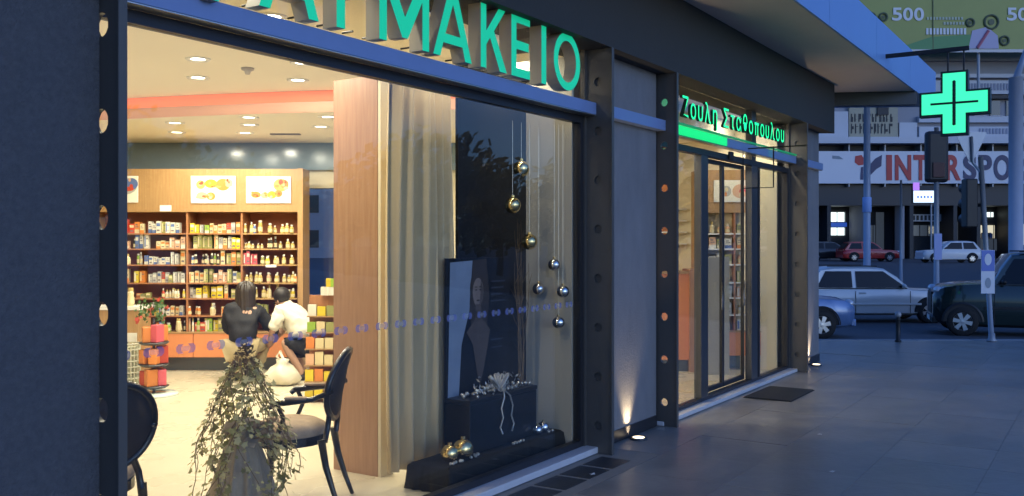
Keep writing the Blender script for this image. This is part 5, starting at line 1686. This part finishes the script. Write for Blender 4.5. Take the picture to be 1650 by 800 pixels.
# upper storey: bands, signs, windows
for a, b, y0, y1, m in ((1300, 1372, 178, 221, M_FARW), (1455, 1484, 196, 221.5, M_FARW)):
    fbx(a, b, y0, y1, -0.98, -0.7, 'cladding_panel', m)
us = fbx(1373, 1452, 168, 221.5, -0.98, -0.65, 'upper_sign', mat('faded_sign', (.36, .33, .24), .6, var=.15, scale=.8))
random.seed(21)
for row, (y0, y1) in enumerate(((182, 195), (198, 214))):
    x = 1376
    while x < 1445:
        wd = random.choice((3, 4, 5))
        fbx(x, x + 1.4, y0, y1, -0.649, -0.60, 'sign_stroke', M_FARD, us)
        fbx(x, x + wd, y0 + random.choice((0, 5, 9)), y0 + random.choice((0, 5, 9)) + 11 * .2 + 2, -0.648, -0.599, 'sign_stroke', M_FARD, us)
        x += wd + 2.6
fbx(1418, 1436, 169, 184, -0.64, -0.5, 'sign_lamp', M_FARD)
for y0, y1, m in ((84, 96, M_FAR), (118, 124, M_FARW), (128, 150, M_FARW), (153, 158, M_FARD), (186, 196, M_FARW), (203, 220, M_FARW)):
    fbx(1486, 1900, y0, y1, -0.98, -0.55 + (0.2 if y1 - y0 < 9 else 0), 'facade_band', m)
fbx(1300, 1486, 84, 160, -0.98, -0.8, 'facade_band', M_FARW)
fbx(1300, 1486, 100, 104, -0.79, -0.6, 'ledge', M_FAR)
fbx(1300, 1486, 130, 134, -0.79, -0.6, 'ledge', M_FAR)
for p in range(1496, 1900, 27):
    f_ = fbx(p, p + 17, 160, 185, -0.99, -0.90, 'window', M_FGL)
    fbx(p - 1, p + 18, 185.1, 186, -0.98, -0.5, 'sill', M_FARW, f_)
for k in range(16):
    fbx(1565 + k * 5.2, 1568 + k * 5.2, 133, 144, -0.549, -0.50, 'faded_lettering', mat('faded_letter', (.26, .28, .36), .7))
for k in range(11):
    fbx(1583 + k * 5.4, 1586 + k * 5.4, 206, 215, -0.549, -0.50, 'faded_lettering', MATS['faded_letter'])
# ground floor: columns, windows, lit signs
for p in (1340, 1400, 1474, 1545, 1583, 1650, 1720):
    fbx(p - 3, p + 3, 331.1, 421.5, -3.99, -0.6, 'column', M_FARD if p != 1400 else M_FAR)
fbx(1458, 1464, 331.1, 421.5, -2.0, -0.8, 'column', M_FAR)
for a, b, y0, y1, m in ((1349, 1389, 340, 356, M_LIT), (1349, 1389, 366, 379, M_LIT), (1414, 1432, 340, 348, M_LIT), (1410, 1440, 362, 400, M_DIMW), (1478, 1498, 364, 392, M_LITW), (1502, 1541, 362, 380, M_DIMW), (1530, 1541, 364, 376, M_LITW),
                       (1588, 1642, 362, 384, M_LITW), (1622, 1640, 340, 348, M_LIT), (1588, 1646, 385, 405, M_DIMW), (1549, 1580, 356, 395, M_DIMW), (1660, 1712, 360, 395, M_LITW), (1442, 1455, 340, 405, M_DIMW)):
    f_ = fbx(a, b, y0, y1, -3.98, -3.85, 'shop_window', m)
    for q in range(int((b - a) / 13)):
        fbx(a + 13 * (q + 1) - .4, a + 13 * (q + 1) + .4, y0, y1, -3.84, -3.78, 'mullion', M_FARD, f_)
fbx(1346, 1391, 357.5, 364.5, -3.98, -3.7, 'blue_sign_band', mat('blue_lit', (.03, .10, .5), .4, emit=(.05, .16, .75), es=0.225))
s_ = fbx(1478, 1542, 344, 356, -3.0, -2.8, 'shop_sign', M_FARW)
for k in range(9):
    fbx(1481 + 6.6 * k, 1484.6 + 6.6 * k, 346, 354, -2.79, -2.75, 'sign_stroke', M_FARD, s_)
for k in range(14):      # dim things on display behind the glass
    p = random.uniform(1590, 1638)
    fbx(p, p + 3, 372 + random.uniform(0, 8), 384, -3.7, -3.5, 'display_item', random.choice([M_FARD, GM['red'], GM['blue'], M_FAR]))
lb_ = thing('lit_sign_box', 'white lit sign box with purple corner below the banner', 'sign', S(rx(1490, 70), 70, fz(328, 70)), SROT)
hh = fz(300, 70) - fz(328, 70)
MB().box(-.95, .95, -.12, .12, 0, hh).build('box', M_FARD, lb_)
MB().box(-.90, .72, -.13, -.121, .05, hh * .72).build('lit_face', mat('sign_lit', (.8, .85, .9), .4, emit=(.72, .88, 1.0), es=0.6), lb_)
MB().box(-.93, -.45, -.131, -.122, hh * .74, hh + .25).build('purple_corner', mat('sign_purple', (.3, .1, .5), .4, emit=(.50, .22, .85), es=0.4), lb_)
MB().box(.74, .92, -.132, -.121, .0, hh).build('white_edge', mat('sign_edge', (.7, .75, .85), .4, emit=(.55, .62, .85), es=0.25), lb_)
for k in range(5): MB().box(-.62 + .25 * k, -.50 + .25 * k, -.134, -.1305, hh * .30, hh * .42).build('print', MATS['blue_lit'], lb_)
MB().tube([(.55, .14, -fz(328, 70) + .3), (.55, .14, .3)], .07, 8).build('post', M_POLE, lb_)
# green billboard above
bb = thing('billboard', 'wide olive green billboard with white 500 numbers above the shop building', 'billboard', S(0, 74, 17.0), SROT)
F3 = 74.0
def bbx(p0, p1, y0, y1, d, nm, m, par):
    return MB().box(rx(p0, F3), rx(p1, F3), -d, -d + .04 if d > .05 else .25, fz(y1, F3) - 17, fz(y0, F3) - 17).build(nm, m, par)
M_BBG = mat('billboard_green', (.27, .30, .07), .5, var=.10, scale=.5)
face = bbx(1330, 1800, -95, 80, 0.0, 'face', M_BBG, bb)
for p in (1503, 1676):
    bbx(p - .7, p + .7, -95, 80, 0.07, 'panel_joint', mat('bb_joint', (.12, .14, .06), .6), face)
bbx(1330, 1800, 80.2, 85, 0.10, 'frame_rail', M_POLE, bb)
for p in (1380, 1480, 1580, 1700):
    MB().tube([(rx(p, F3), .35, fz(82, F3) - 17), (rx(p, F3), .35, fz(150, F3) - 17)], .12, 8).build('support', M_POLE, bb)
for txt, p0, p1 in (('500', 1437, 1490), ('500', 1622, 1675)):
    x = p0
    wch = (p1 - p0) / 3
    for ch in txt:
        me = text_mesh(ch, 1.0, .03, [mat('bb_white', (.62, .64, .66), .5)], .02)
        norm_mesh(me, rx(x + wch * .9, F3) - rx(x, F3), fz(13, F3) - fz(34, F3))
        o = inst('digit', me, face, (rx(x, F3), -.05, fz(34, F3) - 17))
        o.rotation_euler = (PI / 2, 0, 0)
        x += wch
for y, a, b in ((28, 1493, 1552), (36, 1520, 1552)):
    q = a
    while q < b:
        bbx(q, q + 3.2, y, y + 4.5, .06, 'small_print', mat('bb_print', (.42, .46, .34), .6), face); q += 5
q = 1492
while q < 1556:
    bbx(q, q + 3.6, 46, 56, .06, 'small_print', MATS['bb_white'], face); q += 5.5
for px, py, rr in ((1402, 30, 9), (1423, 28, 6), (1597, 36, 11), (1563, 37, 6), (1618, 66, 7)):
    c = Vector((rx(px, F3), -.05, fz(py, F3) - 17))
    w_ = MB()
    pts = [c + Vector((math.cos(2 * PI * k / 24), 0, math.sin(2 * PI * k / 24))) * rr / 1500 * F3 for k in range(25)]
    w_.tube(pts, .09, 6)
    w_.ellipse(c + Vector((0, -.01, 0)), (1, 0, 0), (0, 0, -1), rr * .45 / 1500 * F3, rr * .45 / 1500 * F3, 16)
    w_.build('round_print', mat('bb_dark', (.09, .11, .06), .6), face)
V = [(rx(a, F3), -.06, fz(b, F3) - 17) for a, b in ((1566, 50), (1590, 44), (1607, 58), (1609, 79), (1560, 79))]
MB().add(V[::-1], [tuple(range(5))]).build('lilac_print', mat('bb_lilac', (.40, .38, .52), .6), face)
MB().tube([(rx(1574, F3), -.08, fz(78, F3) - 17), (rx(1592, F3), -.08, fz(50, F3) - 17)], .12, 6).build('red_stroke', mat('bb_redstroke', (.40, .12, .16), .6), face)
V = [(rx(a, F3), -.055, fz(b, F3) - 17) for a, b in ((1440, 80), (1500, 60), (1566, 56), (1566, 80))]
MB().add(V[::-1], [(0, 1, 2, 3)]).build('green_swash', mat('bb_green2', (.10, .26, .10), .6, var=.1), face)
# flanking blocks so the street goes on beyond the frame
for r0, r1, f0, h, lb, m in ((-22, 14.0, 80, 13, 'grey apartment block left of the sports shop, hidden by the shop', M_FAR), (58, 90, 70, 15, 'grey apartment block right of the sports shop, outside the frame', M_FAR)):
    t = thing('apartment_block', lb, 'building', S((r0 + r1) / 2, f0, 0.2), SROT)
    hw = (r1 - r0) / 2
    MB().box(-hw, hw, 0, 10, 0, h).build('wall', m, t)
    for fl_ in range(int(h // 3)):
        n = int((r1 - r0) / 3)
        for k in range(n):
            x = -hw + 1 + k * 3
            MB().box(x, x + 1.4, -.05, -.01, 3 * fl_ + 1, 3 * fl_ + 2.5).build('window', M_FGL, t)

# ================================================================== TREES ACROSS THE SQUARE (seen mirrored in the shop glass)
M_LEAF = mat('tree_leaf', (.035, .055, .020), .7, var=.3, scale=.8)
M_BARK = mat('bark', (.07, .05, .035), .9, var=.3, scale=5, bump=.5, bscale=20)
def tree(x, y, h, rad, label, seed):
    rnd = random.Random(seed)
    t = thing('street_tree', label, 'tree', (x, y, 0.0), 0, 'trees across the square')
    tk = MB()
    tk.tube([(0, 0, -.05), (.05, .02, h * .2), (0.0, .1, h * .42), (.1, .05, h * .7)], [.19, .15, .11, .04], 9)
    tips = []
    for k in range(9):
        a0 = rnd.uniform(0, 2 * PI)
        z = h * rnd.uniform(.3, .62)
        L = rad * rnd.uniform(.5, .95)
        e = (math.cos(a0) * L, math.sin(a0) * L, z + h * rnd.uniform(.08, .25))
        tk.tube([(0, .05, z), (e[0] * .5, e[1] * .5, z + (e[2] - z) * .6), e], [.07, .045, .015], 6)
        tips.append(Vector(e))
    tips.append(Vector((0, 0, h * .9)))
    tk.build('trunk', M_BARK, t, True)
    cw = MB()
    for k in range(1300):
        c = rnd.choice(tips) + Vector((rnd.gauss(0, 1), rnd.gauss(0, 1), rnd.gauss(0, .8))) * rad * .27
        s = rnd.uniform(.30, .62)
        n = Vector((rnd.uniform(-1, 1), rnd.uniform(-1, 1), rnd.uniform(-1, 1))).normalized()
        u = n.orthogonal().normalized()
        v = n.cross(u)
        cw.add([c - u * s * .5, c + v * s * .35, c + u * s * .6, c - v * s * .35], [(0, 1, 2, 3)])
    cw.build('crown', M_LEAF, t)
random.seed(5)
for k in range(13):
    d = 34 + random.uniform(-4, 14)
    az = -math.radians(16 + 3.6 * k)
    tree(6 + d * math.cos(az), d * math.sin(az), random.uniform(4.2, 6.6), random.uniform(1.8, 2.8), 'dark leafy tree across the square, mirrored in the shop glass', k)
